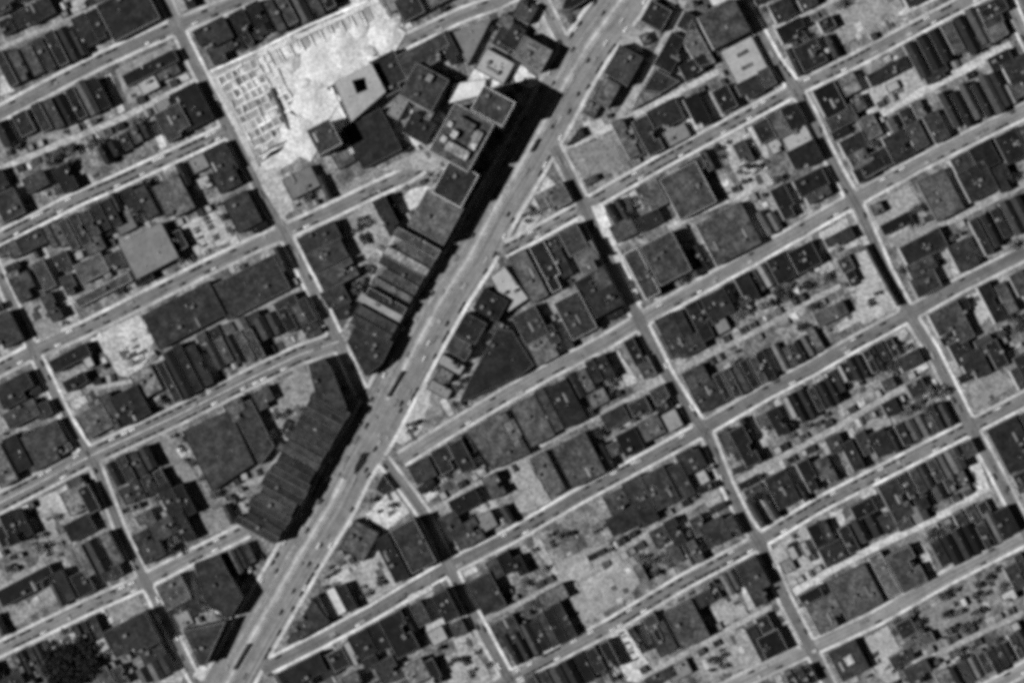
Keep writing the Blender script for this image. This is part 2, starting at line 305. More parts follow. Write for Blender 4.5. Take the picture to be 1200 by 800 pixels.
def building(poly, h, t, roof='flat', kind='building', label=None, cop=None, extras=None, wall=None, desc=None, ridge=0, lab_cat='building'):
    if overlap(poly, 1) > .03:            # keep clear of roads and sidewalks
        best = None
        for r_ in (0, 1.5, 3, 4.5, 6, 8):
            for a_ in range(12 if r_ else 1):
                o_ = (r_*math.cos(a_*.5236), r_*math.sin(a_*.5236)); v_ = overlap([(p[0]+o_[0], p[1]+o_[1]) for p in poly], 1) + r_ * .006
                if best is None or v_ < best[0]: best = (v_, o_)
        poly = [(p[0]+best[1][0], p[1]+best[1][1]) for p in poly]
        if best[0] > .3 and not label: return None
    h = h * HS + random.uniform(-.35, .35); t0 = t; t = t * (.38 * random.choice((.7, .85, 1, 1.15, 1.5) if kind == 'row_house' else (.35, .5, .7, .85, 1, 1, 1.1, 1.4, 1.8, 2.4, 3.2, 4.2)) if t < .13 and not label else .40 if t < .13 else .8); P = [W(p) for p in poly]
    if area2(P) < 0: P = P[::-1]; poly = poly[::-1]
    xs = [p[0] for p in poly]; ys = [p[1] for p in poly]
    if max(xs) < 1 or min(xs) > 1199 or max(ys) < 1 or min(ys) > 799: return None
    fill_poly(poly, 4); n = len(P); c = (sum(p[0] for p in P)/n, sum(p[1] for p in P)/n)
    Q = [(p[0]-c[0], p[1]-c[1]) for p in P]; root = empty(('gabled_house' if roof == 'gable' else 'flat_roofed_house') if kind == 'house' else kind, (c[0], c[1], 0))
    wt = wall or random.choice((.12, .16, .2, .25, .32))
    size = math.sqrt(abs(area2(P)) / 2)
    d0 = Vector(Q[1]) - Vector(Q[0]); rz = math.atan2(d0.y, d0.x)
    if roof == 'gable' and n == 4:
        m01 = (Vector(Q[0]) + Vector(Q[1])) / 2; m23 = (Vector(Q[2]) + Vector(Q[3])) / 2
        if (Vector(Q[0])-Vector(Q[1])).length > (Vector(Q[1])-Vector(Q[2])).length:
            Q = Q[1:] + Q[:1]; m01 = (Vector(Q[0]) + Vector(Q[1])) / 2; m23 = (Vector(Q[2]) + Vector(Q[3])) / 2
        half = (Vector(Q[0]) - Vector(Q[1])).length / 2; rh = half * random.uniform(.4, .75); eh = h - rh * .6
        V = [(x, y, z) for z in (0, eh) for x, y in Q] + [(m01.x, m01.y, eh + rh), (m23.x, m23.y, eh + rh)]
        obj('wall', new_mesh('wall', V, [(0,1,5,4),(1,2,6,5),(2,3,7,6),(3,0,4,7),(4,5,8),(6,7,9)], 'brick_wall'), root, tone=wt)
        O = inset(Q, -.35); ax = (m23 - m01).normalized() * .35; a, b = m01 - ax, m23 + ax; ez = eh - .25; up = .12
        V = [(O[0][0],O[0][1],ez+up),(O[3][0],O[3][1],ez+up),(a.x,a.y,eh+rh+up),(b.x,b.y,eh+rh+up),(O[1][0],O[1][1],ez+up),(O[2][0],O[2][1],ez+up)]
        V += [(x, y, z - .18) for x, y, z in V]
        F = [(0,2,3,1),(4,5,3,2),(6,7,9,8),(10,8,9,11),(0,1,7,6),(4,10,11,5),(0,6,8,2),(2,8,10,4),(1,3,9,7),(3,5,11,9)]
        obj('roof', new_mesh('roof', V, F, 'shingle_roof'), root, tone=t)
        s = random.uniform(.2, .7); ch = obj('chimney', U_CHIM, root, (a.x+(b.x-a.x)*s, a.y+(b.y-a.y)*s, eh+rh-.5), rz, .15)
        top = eh + rh
    else:
        V = [(x, y, z) for z in (0, h) for x, y in Q]
        F = [(i, (i+1) % n, n + (i+1) % n, n + i) for i in range(n)]
        obj('wall', new_mesh('wall', V, F, 'brick_wall'), root, tone=wt)
        I = inset(Q, .38); rz0 = h - .55
        obj('roof', new_mesh('roof', [(x, y, rz0) for x, y in I], [tuple(range(n))], 'plain_roof' if t0 >= .13 else 'tar_roof'), root, tone=t)
        V = [(x, y, h) for x, y in inset(Q, -.06)] + [(x, y, h) for x, y in I] + [(x, y, rz0 - .1) for x, y in I] + [(x, y, h - .3) for x, y in inset(Q, -.06)]
        F = []
        for i in range(n):
            j = (i+1) % n; F += [(i, j, n+j, n+i), (n+i, n+j, 2*n+j, 2*n+i), (3*n+i, 3*n+j, j, i)]
        obj('parapet', new_mesh('parapet', V, F, 'coping'), root, tone=cop or random.choice((.025, .04, .04, .06, .1, .16)))
        def inside():
            for _ in range(20):
                i = random.randrange(n - 2) + 1 if n > 3 else 1
                a, b = random.random(), random.random()
                if a + b > 1: a, b = 1-a, 1-b
                x = Q[0][0] + a*(Q[i][0]-Q[0][0]) + b*(Q[i+1][0]-Q[0][0]); y = Q[0][1] + a*(Q[i][1]-Q[0][1]) + b*(Q[i+1][1]-Q[0][1])
                if math.hypot(x, y) < size * .36: return x, y
            return 0, 0
        ex = extras
        if ex is None:
            ex = []
            if size > 4.5: ex += ['chim'] * random.choice((0, 1, 1, 2))
            if size > 8 and random.random() < .45: ex.append('bulk')
            if size > 7 and random.random() < .35: ex += ['sky']
            if size > 22: ex += ['skyl'] * random.choice((0, 0, 1)) + ['bulk', 'vent']
            if size > 9 and random.random() < .5: ex += ['vent']
        for k in ex:
            x, y = inside(); me, nm, tt = {'chim': (U_CHIM, 'chimney', .2), 'bulk': (U_BULK, 'stair_bulkhead', .12), 'sky': (U_SKY, 'skylight', .2), 'skyl': (U_SKYL, 'skylight', .13), 'vent': (U_VENT, 'vent', .2), 'lift': (U_BULK2, 'lift_house', .2)}[k]
            obj(nm, me, root, (x, y, rz0), rz, tt * random.uniform(.5, 1.3))
    cx, cy = sum(xs)/n, sum(ys)/n
    if desc is None:
        desc = tword(t0) + (' gabled house' if roof == 'gable' else ' flat-roofed ' + kind.replace('_', ' '))
    BUILD.append([root, (cx, cy), desc, label, lab_cat if kind != 'house' else 'house'])
    return root
def B(cx, cy, w, l, h=8, t=.045, roof='flat', ang=E_ANG, kind=None, **kw):
    kind = kind or ('house' if w * l < 9000 else 'warehouse' if w * l > 26000 else 'building')
    poly = rect(cx, cy, w, l, ang)
    if roof == 'flat' and kind in ('house', 'building', 'warehouse') and not kw.get('label') and min(w, l) > 42 and random.random() < .38:
        a, b_, c, e_ = [Vector(p) for p in poly]; u, v = (b_ - a), (e_ - a); f, g = random.uniform(.22, .5), random.uniform(.14, .4); q = random.random()
        if q < .35: poly = [a, b_, c - v*g, c - v*g - u*f, c - u*f, e_]
        elif q < .7: poly = [a, b_, c, e_ + u*f, e_ + u*f - v*g, e_ - v*g]
        elif l > 80: s0 = random.uniform(.3, .5); poly = [a, b_, a+u+v*s0, a+u*.72+v*s0, a+u*.72+v*(s0+.22), a+u+v*(s0+.22), c, e_]
        poly = [tuple(p) for p in poly]
    return building(poly, h, t, roof, kind, **kw)
def P_(pts, h=8, t=.045, kind='building', **kw): return building([Z(*p) for p in pts], h, t, 'flat', kind, **kw)
def row(x0, y0, x1, y1, l, n, h=8, t=(.028, .035, .045, .06), g=.5, wf=.78, ang=E_ANG):
    pitch = math.hypot(x1-x0, y1-y0) / max(1, n-1)
    nx, ny = -math.sin(R(ang)), math.cos(R(ang))
    for i in range(n):
        f = i / max(1, n-1); ll = l * random.uniform(.82, 1.08); sh = random.uniform(-.05, .05) * l; w = pitch * wf * random.uniform(.88, 1.08)
        cx, cy = x0 + (x1-x0)*f + nx*sh, y0 + (y1-y0)*f + ny*sh
        gab = random.random() < g; tt = random.choice(t) * (1.25 if gab else 1)
        made = B(cx, cy, w, ll, h + random.uniform(-1, 1.2), tt, 'gable' if gab else 'flat', ang, 'house')
        if random.random() < .45:    # rear extension, lower, part of the same plot
            r = made
            if r and 0 < cx/4+OX < 1200 and 0 < cy/4+OY < 800:
                s = random.choice((-1, 1)); V, F = [], []; d = ll/8*PX*s; 
                box(V, F, -w/9*PX, w/9*PX, -1.6, 1.6, 0, h*.5); me = new_mesh('rear_porch', V, F, 'brick_wall')
                a = R(ang); obj('rear_porch', me, r, (-nx*d*1.0 * -1, -ny*d, 0), -a, .1)
LOTS = []
def wobble(pts):
    out = []
    for i in range(len(pts)):
        a, b = pts[i], pts[(i+1) % len(pts)]; n = max(1, int(math.dist(a, b) / 30))
        out += [(a[0]+(b[0]-a[0])*j/n + random.uniform(-5, 5)*(j > 0), a[1]+(b[1]-a[1])*j/n + random.uniform(-5, 5)*(j > 0)) for j in range(n)]
    return out
def lot(pts, t, name='paved_lot', m='lot_surface', label='open paved lot'):
    global zz
    t = t * .88; zz += .004; fill_poly([Z(*p) for p in pts], 16); V = [(*W(Z(*p)), zz) for p in wobble(pts)]
    if area2(V) < 0: V = V[::-1]
    LOTS.append((tag(obj(name, new_mesh(name, V, [tuple(range(len(V)))], m), tone=t), label, kind='structure'), Z(*pts[0])))
TREES = []
def trees(cx, cy, w, l, n, s=(4.5, 7.5)):
    for _ in range(n):
        a, b = random.uniform(-.5, .5)*w, random.uniform(-.5, .5)*l
        x, y = Z(cx + a*.887 + b*.46, cy - a*.46 + b*.887); TREES.append((x, y, random.uniform(*s)))
k, d, dm, m_, g_, l_, w_ = .022, .045, .065, .10, .18, .32, .55
A = AV_ANG
# ---- tile by tile
T(0, 0)
B(20,20,110,90,9,d); B(165,72,190,85,9,dm); B(40,130,60,70,8,k)
row(40,335,330,205,165,6,9,g=.3); B(405,150,70,150,9,d); B(465,120,60,140,9,k); B(620,85,240,190,9,dm,cop=.18)
lot([(320,20),(350,0),(480,0),(400,40),(330,70)], .3); lot([(0,360),(30,350),(70,430),(0,450)], .4)
row(25,610,110,580,120,2,8); row(205,560,470,440,165,6,9,g=.35,t=(k,.03,.04))
B(710,325,270,58,8,k); lot([(540,330),(800,200),(870,340),(600,490)], .2); B(700,405,90,60,5,l_); B(790,345,110,50,5,m_)
row(500,725,690,610,80,5,8,g=.2,t=(k,.03,.04)); B(820,580,130,145,10,dm); B(930,490,140,190,8,d); B(770,505,70,60,5,g_); trees(350,720,250,120,10)
B(1040,735,110,140,8,d); B(935,770,80,70,6,g_); B(995,150,160,110,12,d); B(1048,248,125,85,8,dm)
row(1120,105,1200,70,120,2,10,g=.2); row(1115,200,1200,150,80,3,7,g=.4)
T(300, 0)
row(30,100,330,-10,150,6,10,t=(k,.03,.045),g=.3)
lot([(0,250),(520,20),(650,120),(660,230),(560,300),(380,390),(350,420),(430,600),(200,680),(0,790),(40,800),(0,600)], .49, 'excavated_ground', 'dirt', 'bright bare excavated ground beside the foundation grid')
lot([(-225,330),(0,240),(150,560),(165,650),(-20,740)], .25, 'building_plot', 'dirt', 'pale bare plot under the concrete foundation grid')
lot([(-222,345),(-196,335),(70,900),(50,915)], .36); lot([(370,40),(460,-20),(560,-20),(650,120),(560,140)], .45)
B(720,40,110,110,9,d); B(640,20,60,80,7,g_); B(860,-5,120,60,9,dm)
B(630,350,130,180,9,d); B(780,245,250,110,10,d); B(905,230,60,150,10,.035)
P_([(915,160),(1105,92),(992,312)],7,.16,label='grey triangular flat roof pointing down, between short top street and tower',extras=['vent','sky'],cop=.1)
B(790,420,170,170,15,dm,ang=A,extras=['lift','bulk','bulk','sky','vent']); B(850,480,200,26,11,m_,ang=A,extras=[]); B(765,605,110,120,9,.09,ang=A)
B(665,510,100,60,7,g_,ang=A); B(545,655,205,215,9,.03,extras=[],label='broad black flat roof below pale roof with square light well'); B(330,655,120,130,24,d,cop=.35); B(415,745,90,70,6,m_); B(365,665,35,80,5,w_,extras=[]); B(450,700,40,50,6,w_,extras=[]); B(385,725,60,40,5,l_,extras=[])
lot([(690,650),(720,620),(790,690),(760,700)], .45); lot([(20,770),(190,660),(260,700),(110,800),(60,900)], .46)
# grey building with a square light well
def court_building():
    O = [Z(370,398),Z(545,308),Z(612,440),Z(450,582)]; I = [Z(455,388),Z(515,372),Z(530,430),Z(478,450)]
    h = 15; root = empty('courtyard_building', (*W(Z(490,430)), 0)); c = W(Z(490,430))
    for p in O: pass
    o = [(W(p)[0]-c[0], W(p)[1]-c[1]) for p in O]; i_ = [(W(p)[0]-c[0], W(p)[1]-c[1]) for p in I]
    V = [(x,y,z) for z in (0,h) for x,y in o]; obj('wall', new_mesh('wall', V, [(i,4+i,4+(i+1)%4,(i+1)%4) for i in range(4)], 'brick_wall'), root, tone=.3)
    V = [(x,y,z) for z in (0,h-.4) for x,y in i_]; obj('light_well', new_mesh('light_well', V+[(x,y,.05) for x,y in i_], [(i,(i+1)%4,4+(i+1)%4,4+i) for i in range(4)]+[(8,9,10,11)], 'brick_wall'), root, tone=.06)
    V = [(x,y,h-.4) for x,y in o+i_]; obj('roof', new_mesh('roof', V, [(i,(i+1)%4,4+(i+1)%4,4+i) for i in range(4)], 'plain_roof'), root, tone=.25)
    V = [(x,y,h+.1) for x,y in o]+[(x*.98,y*.98,h+.1) for x,y in o]+[(x*.98,y*.98,h-.5) for x,y in o]+[(x,y,h-.5) for x,y in o]
    F = []
    for i in range(4): j=(i+1)%4; F += [(i,j,4+j,4+i),(4+i,4+j,8+j,8+i),(12+i,12+j,j,i)]
    obj('parapet', new_mesh('parapet', V, F, 'coping'), root, tone=.25); fill_poly(O, 4)
    obj('vent', U_VENT, root, (8,6,h-.4), 0, .2); obj('vent', U_VENT, root, (-9,-6,h-.4), 0, .2)
    BUILD.append([root, Z(490,430), '', 'pale flat roof with a square black light well beside the bright excavation', 'building'])
court_building()
# tower and its rear wing
B(1112,520,125,165,37,.085,ang=A,label='grey rear wing of the tower with pale parapet, behind the avenue',cop=.5,extras=['bulk','sky'],kind='tower_wing')
def tower():
    r = B(968,664,250,205,38,.125,ang=A,label='tall square tower with cluttered roof, tallest building beside the avenue',cop=.35,extras=['lift'],kind='tower')
    V, F = [], []; ra = R(-AV_ANG)
    for x0,x1,y0,y1,z,t in ((-16,-8,-13,8,4,.2),(-5,12,-15,-9,3,.24),(6,15,-6,10,5,.05),(-4,2,4,9,5,.26),(-12,-6,10,15,3,.3),(3,7,12,16,3,.35)):
        V, F = [], []; box(V, F, x0, x1, y0, y1, 0, z); obj('roof_block', new_mesh('roof_block', V, F, 'tar_roof'), r, (0,0,38*HS-.6), ra, t)
tower()
P_([(925,395),(1080,375),(1065,450),(900,490)],5,w_,extras=[],label='low white roof touching the tower rear wing'); B(1120,315,110,150,6,l_,ang=A); B(1165,190,100,90,8,dm,ang=A); B(1180,110,60,80,8,.05,ang=A)
lot([(560,800),(700,740),(780,690),(960,800)], .24); lot([(1008,350),(1088,248),(1328,392),(1288,416),(1200,376),(1080,416),(960,460)], .5); lot([(668,960),(720,888),(800,872),(980,972),(960,992),(860,944),(800,952),(680,1000)], .45)
T(600, 0)
B(95,262,110,150,14,dm,ang=A); B(20,190,110,100,9,m_,ang=A); lot([(0,280),(110,360),(110,400),(0,350)], .5); P_([(240,60),(262,0),(380,0),(285,62)],10,.03); B(60,60,90,90,8,m_,ang=A); lot([(60,0),(110,0),(200,190),(150,230)], .3)
B(650,72,110,110,10,d,ang=A); lot([(545,110),(660,170),(610,250),(500,210)], .26); B(622,188,45,50,6,d); B(520,315,150,125,12,.05,ang=A); B(440,440,120,85,11,.08,ang=A); B(372,515,70,60,6,d,ang=A); lot([(330,580),(420,560),(440,590),(360,630)], .36); P_([(250,690),(320,600),(340,640)],6,d)
B(742,255,175,90,9,.05,ang=A); B(822,115,80,80,9,.04,ang=A); P_([(838,100),(948,300),(870,320),(800,210)],9,.05); B(850,320,130,70,9,d); P_([(670,330),(780,388),(700,440),(610,430)],8,.08); P_([(605,435),(700,445),(560,520)],7,.09)
B(985,125,190,170,15,.07,extras=['sky','vent']); B(1085,290,165,175,6,.32,label='pale flat roof with two dark slots beside far right downhill street',extras=[])
r0 = BUILD[-1][0]
for dx, dy in ((-1.5, 6.5), (2.5, -5)):
    V, F = [], []; box(V, F, -5.2, 5.2, -1.7, 1.7, 0, .9); obj('roof_slot', new_mesh('roof_slot', V, F, 'tar_roof'), r0, (dx, dy, 5.6), R(27.5), .05)
B(715,545,150,110,8,.1); B(530,655,55,190,9,d); B(575,665,35,150,7,m_); B(635,640,80,180,9,.06); B(770,635,110,70,6,g_); B(865,525,75,155,9,k); B(992,470,80,115,9,k); B(1110,420,110,90,8,d); B(1190,370,60,90,8,dm)
lot([(250,700),(470,645),(530,790),(500,810),(330,820)], .17); lot([(900,450),(950,420),(1000,540),(950,570)], .34); lot([(800,470),(830,460),(880,600),(850,620)], .33)
trees(960,700,220,100,9,(3,6)); B(1175,620,80,100,9,d); B(840,785,120,60,9,.03); B(1080,720,60,110,7,m_); lot([(1100,600),(1140,590),(1200,700),(1200,760)], .33)
T(900, 0)
B(60,55,100,90,9,d); B(180,15,80,60,8,d); B(105,150,130,80,9,k); B(190,265,120,125,9,d); B(270,120,70,60,8,d); lot([(280,60),(540,-10),(630,50),(330,225)], .22); B(680,0,90,50,8,d)
B(372,395,80,95,9,dm); B(270,455,110,150,10,k); B(335,560,140,80,9,d); B(420,490,50,70,8,d); B(555,340,200,56,8,.03); lot([(440,370),(640,280),(730,400),(520,540),(470,480)], .3); B(580,410,60,40,4,l_)
row(690,290,960,105,175,6,9,t=(.035,.045,.055),g=.75); B(1035,85,90,90,9,dm); B(1060,20,130,70,9,k); B(1000,200,170,60,8,dm); B(780,350,120,60,7,d); trees(880,260,120,60,4); B(1060,150,90,80,8,d)
row(590,585,700,520,80,3,7,t=(d,dm)); B(690,640,70,130,9,d); B(780,600,75,140,9,k); row(850,525,1085,430,190,6,9,g=.7,t=(.03,.045,.06)); B(1165,330,130,110,9,d); B(1080,290,110,70,8,d); B(1170,420,60,80,8,d)
B(470,600,80,110,7,dm); B(395,680,120,80,8,dm); B(605,690,110,130,9,d); B(495,765,150,90,9,k); B(420,750,90,80,9,d); trees(480,690,120,60,3)
B(50,570,110,130,8,dm); B(140,535,80,110,9,k); B(130,650,130,85,5,.32); B(165,735,140,105,9,d); B(30,690,60,60,5,l_)
B(1000,730,110,120,10,k); B(1130,690,110,140,9,dm); B(900,770,90,80,9,d); B(1190,640,40,90,8,d)
T(0, 200)
B(175,55,105,75,9,d); B(320,50,75,125,9,k); B(50,165,110,130,9,k); B(10,60,60,120,8,d); trees(240,120,120,80,4)
B(35,372,100,80,9,d); B(145,325,130,80,9,.04); B(120,545,100,120,9,k); B(215,490,60,140,9,k); B(70,500,60,60,7,d); B(250,640,55,130,8,d); B(55,735,130,150,10,k); lot([(130,640),(190,600),(290,760),(190,800)], .2)
row(330,300,530,195,150,5,9,t=(d,.05,.07),g=.2); B(440,335,90,110,8,.1); B(620,140,60,120,8,d); B(690,150,60,150,9,k); B(820,130,140,175,10,d); B(590,252,90,75,6,.13); B(610,190,50,60,6,g_)
B(705,378,225,185,11,.17,label='large grey flat roof set back from third left cross street, beside parking rows',extras=['vent','vent','sky']); B(668,488,90,85,7,k); B(435,460,140,95,8,d,cop=.25); B(545,425,80,80,8,k); B(490,560,280,45,6,.11,cop=.3); B(330,535,60,90,7,d); B(300,430,70,90,6,m_)
lot([(850,260),(990,170),(1100,320),(930,400)], .33,'parking_lot','lot_surface','small pale parking lot beside third left cross street'); B(1140,195,125,165,8,dm); B(1065,45,110,95,9,.05); B(960,60,60,60,5,l_); B(1170,30,50,100,8,k); B(840,330,60,90,7,.03)
B(868,678,350,178,9,.05,label='left half of the long dark warehouse above the alley',kind='warehouse'); B(1178,548,330,178,7.5,.058,label='right half of the long dark warehouse above the alley',kind='warehouse')
lot([(420,790),(650,670),(720,800),(640,1000),(540,900)], .4); row(960,800,1200,700,80,5,7,g=.5)
T(300, 200)
B(215,60,150,105,8,.14); lot([(0,0),(110,-20),(180,180),(120,230),(20,60)], .32)
B(285,312,190,90,10,.06); B(330,405,180,95,10,.055); B(385,490,180,90,10,.06); B(350,610,110,100,9,.055); B(400,650,80,80,9,.03); trees(520,270,120,140,9,(3,5.5)); lot([(400,230),(550,140),(620,300),(500,450),(440,400)], .24)
B(605,195,65,180,12,.05); B(845,222,195,190,20,.055,ang=A); B(938,72,172,150,27,.055,ang=A,cop=.5); lot([(660,130),(760,90),(960,180),(900,170),(800,130),(690,200)], .4)
for i_, (t_, h_) in enumerate(((.1,14),(.07,13),(.12,14),(.08,12),(.06,13),(.05,14),(.05,13),(.24,10),(.05,13),(.07,14))):
    B(775-24*i_+random.uniform(-8,8), 352+44*i_, random.choice((34,40,44,46)), random.uniform(170, 238), h_, t_, 'flat', A, 'row_building', cop=random.choice((.05,.1,.25)))
P_([(450,830),(480,760),(660,830),(610,930),(535,990)],14,.06)
B(150,635,110,80,8,d); row(40,740,260,650,120,5,9,t=(k,.035,.05),g=.3); 
P_([(1098,500),(1165,452),(1275,600),(1182,662)],8,.36,label='pale wedge-shaped roof right of the avenue below topmost right cross street'); B(1100,630,110,130,12,d,ang=A); B(1000,740,110,110,13,d,ang=A); B(1130,740,60,90,7,d,ang=A)
T(600, 200)
B(190,135,150,105,9,.045); trees(80,220,80,60,4,(3,5)); B(268,300,95,130,14,.08); B(190,345,70,60,8,d)
B(75,495,85,245,10,.05); B(160,440,75,240,10,.045,cop=.4); B(222,420,50,170,8,.07); B(352,412,105,130,13,.09); B(350,545,95,95,9,.07); B(425,500,65,95,14,.12); B(430,612,140,110,15,.05); lot([(100,640),(260,540),(290,590),(200,660)], .2)
B(295,680,130,195,11,.055,cop=.3); B(85,725,120,150,10,.045); B(185,770,50,90,9,d); lot([(370,170),(420,150),(480,300),(440,320)], .5); lot([(440,330),(470,310),(610,620),(590,640),(510,440)], .48)
trees(560,140,160,120,9); B(650,120,110,130,9,.05); B(820,98,190,215,11,.05,cop=.3); B(520,280,110,85,8,.08); B(555,250,35,50,7,l_,extras=[]); B(640,235,120,70,8,.03)
B(603,485,75,235,13,.085,cop=.45); B(715,415,165,205,15,.09,cop=.2,kind='warehouse'); B(1015,305,235,215,9,.075,kind='warehouse',extras=['skyl','skyl','bulk','vent'])
B(960,630,120,125,9,.05); B(1090,540,70,130,10,k); B(880,640,60,140,8,dm); B(730,740,90,190,9,.06); B(800,730,45,190,9,.045); B(865,700,60,190,9,.035); trees(1060,640,120,90,6); B(960,740,110,60,6,g_); trees(1120,30,120,120,7,(3,5)); lot([(940,50),(1000,10),(1070,110),(1020,150)], .25)
T(900, 200)
B(195,60,150,90,9,.045); B(70,150,75,155,9,k); B(230,115,120,50,8,.06); B(470,0,150,70,9,.04); trees(90,80,120,100,5)
B(505,180,55,52,7,.04); B(595,250,150,52,7,.03); trees(690,200,90,80,5); lot([(470,170),(660,70),(760,230),(560,330)], .25); lot([(550,320),(780,240),(850,290),(620,370)], .19)
B(800,120,140,210,10,.065); B(970,55,145,150,10,.075); B(1090,40,80,120,9,d); lot([(840,0),(870,-10),(945,140),(920,150)], .35)
B(720,360,210,100,9,.035); B(710,450,130,70,9,.035); B(730,530,125,95,9,.06); B(905,400,100,135,9,.055); lot([(760,390),(840,370),(860,500),(800,520)], .24); row(990,310,1180,195,180,5,9,t=(k,.035,.05),g=.4)
B(330,320,135,60,8,.04); B(165,410,125,115,9,.03); B(55,460,90,130,9,.04); B(360,440,60,70,6,.05); B(390,505,45,70,6,.06); lot([(395,390),(465,370),(625,635),(440,720),(420,600)], .32); lot([(240,290),(370,220),(400,300),(270,400),(330,480),(250,480)], .33); trees(480,600,70,60,3,(3,5)); B(290,672,150,65,7,.06); trees(100,570,200,90,9); lot([(300,740),(430,640),(450,690),(330,760)], .33)
B(840,720,150,190,9,.04); B(905,640,70,60,7,k); B(1040,620,60,190,9,k); B(1110,600,50,150,8,.05); B(1180,540,70,130,9,k); lot([(950,580),(1000,560),(1040,680),(990,740)], .3); trees(1120,720,160,90,7)
T(0, 400)
B(80,230,170,115,9,.035); B(335,78,190,62,9,.04); B(360,190,110,55,8,k); lot([(280,170),(420,90),(440,140),(310,190)], .22); lot([(460,0),(580,-30),(640,170),(560,160)], .36); B(110,340,160,80,9,.055); B(230,310,70,70,8,k); B(225,490,215,170,8,.06); B(90,520,70,170,10,k); B(25,600,90,190,9,.055); B(150,440,60,50,6,.07); B(20,310,50,70,6,m_)
B(450,370,140,125,9,.05); B(530,325,55,170,8,.085); B(625,310,140,150,9,.026); B(690,190,110,130,7,.07); row(800,190,940,110,220,4,10,t=(.02,.028),g=.3); row(1010,60,1200,10,150,5,9,t=(.035,.05),g=.4); lot([(930,60),(970,50),(1040,150),(980,190)], .26); B(410,80,40,90,6,l_)
row(550,620,700,540,120,4,9,t=(k,.045,.06),g=.4); lot([(690,480),(820,420),(1000,790),(930,800)], .17); trees(880,520,60,280,9,(3,5)); P_([(860,420),(1080,318),(1195,570),(1000,700)],8,.075,label='huge dark grey roof with uneven tone behind the diagonal row',kind='warehouse',extras=['vent','vent']); P_([(1088,314),(1180,272),(1290,490),(1225,575)],9,.06,label='dark grey roof between huge roof and diagonal row',kind='warehouse',cop=.12,extras=['vent']); B(1100,300,90,100,9,.06)
row(600,720,760,640,90,4,8,t=(d,dm)); B(800,735,65,160,9,.075); B(870,740,50,150,10,k); B(370,735,130,120,7,.12); B(425,735,55,130,9,k); B(350,660,70,60,6,.06); lot([(180,740),(310,670),(330,800),(190,810)], .32); B(60,760,110,60,7,.05); B(650,690,70,60,7,k)
T(300, 400)
P_([(248,95),(315,68),(350,110),(425,300),(395,318),(285,250)],17,.055,label='dark roof left of avenue corner below long street',kind='apartment_building'); lot([(70,225),(225,120),(290,230),(250,330),(120,340)], .19); B(40,265,85,90,8,.045); P_([(445,20),(520,10),(640,60),(600,110),(545,175)],13,.065); trees(240,330,100,60,4,(3,5)); lot([(90,380),(190,360),(190,440),(110,520)], .22)
# diagonal row of attached houses along the avenue
T(0, 0)
for i in range(21):
    f = (i + .5) / 21; cx = 412 + (323 - 412) * f; cy = 483 + (643 - 483) * f
    B((cx - 22)*4, (cy - 12)*4, 8.6*4, random.uniform(44, 54)*4, 15.5 + random.uniform(-.4, .4), random.choice((.045,.055,.065,.08)), 'flat', A, 'row_house', cop=random.choice((.03,.05,.08)), extras=random.choice(([], [], ['chim'], ['sky'], ['bulk'])))
T(300, 400)
B(930,30,80,110,13,.05,ang=A); B(915,110,50,120,7,.24,ang=A); B(880,165,70,70,8,.05,ang=A); B(860,225,50,110,6,.2,ang=A); lot([(760,260),(860,240),(880,340),(760,380)], .19); trees(730,390,60,60,4,(3,5))
P_([(950,290),(1010,160),(1090,20),(1130,-60),(1200,-50),(1300,110),(1240,160)],10,.055); B(1080,90,30,60,6,.1,ang=A)
B(775,592,105,100,9,.04); B(880,545,85,120,9,.03); B(965,535,70,150,10,k); P_([(985,425),(1165,325),(1285,520),(1110,600)],9,.055,kind='warehouse'); trees(860,660,130,70,5,(3,5)); B(980,750,140,75,9,k); B(1115,675,75,110,9,.04); lot([(1000,790),(1110,720),(1160,800)], .3)
P_([(560,690),(595,620),(650,690),(600,720)],5,.05); lot([(530,800),(640,680),(720,800),(600,890)], .42); trees(600,760,100,80,5,(3,5))
T(600, 400)
B(140,35,115,140,8,.085); B(215,15,40,70,7,k); B(30,50,90,130,9,.05); B(95,370,125,215,9,.065); B(172,320,45,215,9,.055); B(250,290,110,210,11,.08); B(10,430,60,130,9,.055)
row(295,210,430,110,120,4,9,t=(k,.03,.04),g=.3); B(400,265,90,70,7,.08); lot([(450,70),(500,40),(590,190),(540,210)], .33); B(570,50,50,130,8,.05); B(625,125,65,95,7,.11); trees(440,230,120,60,5,(3,5))
B(860,170,110,95,9,.045); B(905,260,120,120,9,.05); row(985,215,1190,110,150,6,9,t=(k,.04,.055),g=.5); B(740,20,60,120,9,.045); B(830,20,130,80,9,.055)
lot([(0,570),(65,550),(185,745),(60,800),(20,800),(0,700)], .26); B(165,620,85,205,10,.055); B(310,555,175,210,11,.085,kind='warehouse'); B(480,355,120,80,8,.05); trees(450,450,110,60,5,(3,5)); B(550,470,100,110,9,k); B(595,310,90,80,8,.07); B(650,405,110,95,9,.07); B(690,250,75,80,8,.05); B(745,370,80,90,7,.24); B(480,500,60,60,7,.04)
B(490,750,100,100,9,.055); B(590,715,100,160,9,.05); B(690,685,120,175,9,.06); B(790,650,65,165,8,.085); B(845,560,100,90,8,.045); B(890,635,50,60,6,l_); B(800,520,90,60,7,.07); trees(930,600,40,160,4,(3,5))
B(1000,500,55,155,9,.045); B(1085,490,75,190,10,k); lot([(1130,360),(1170,345),(1200,420),(1200,520),(1160,540)], .3); B(1180,380,60,80,8,.07); trees(1150,720,100,100,6)
T(900, 400)
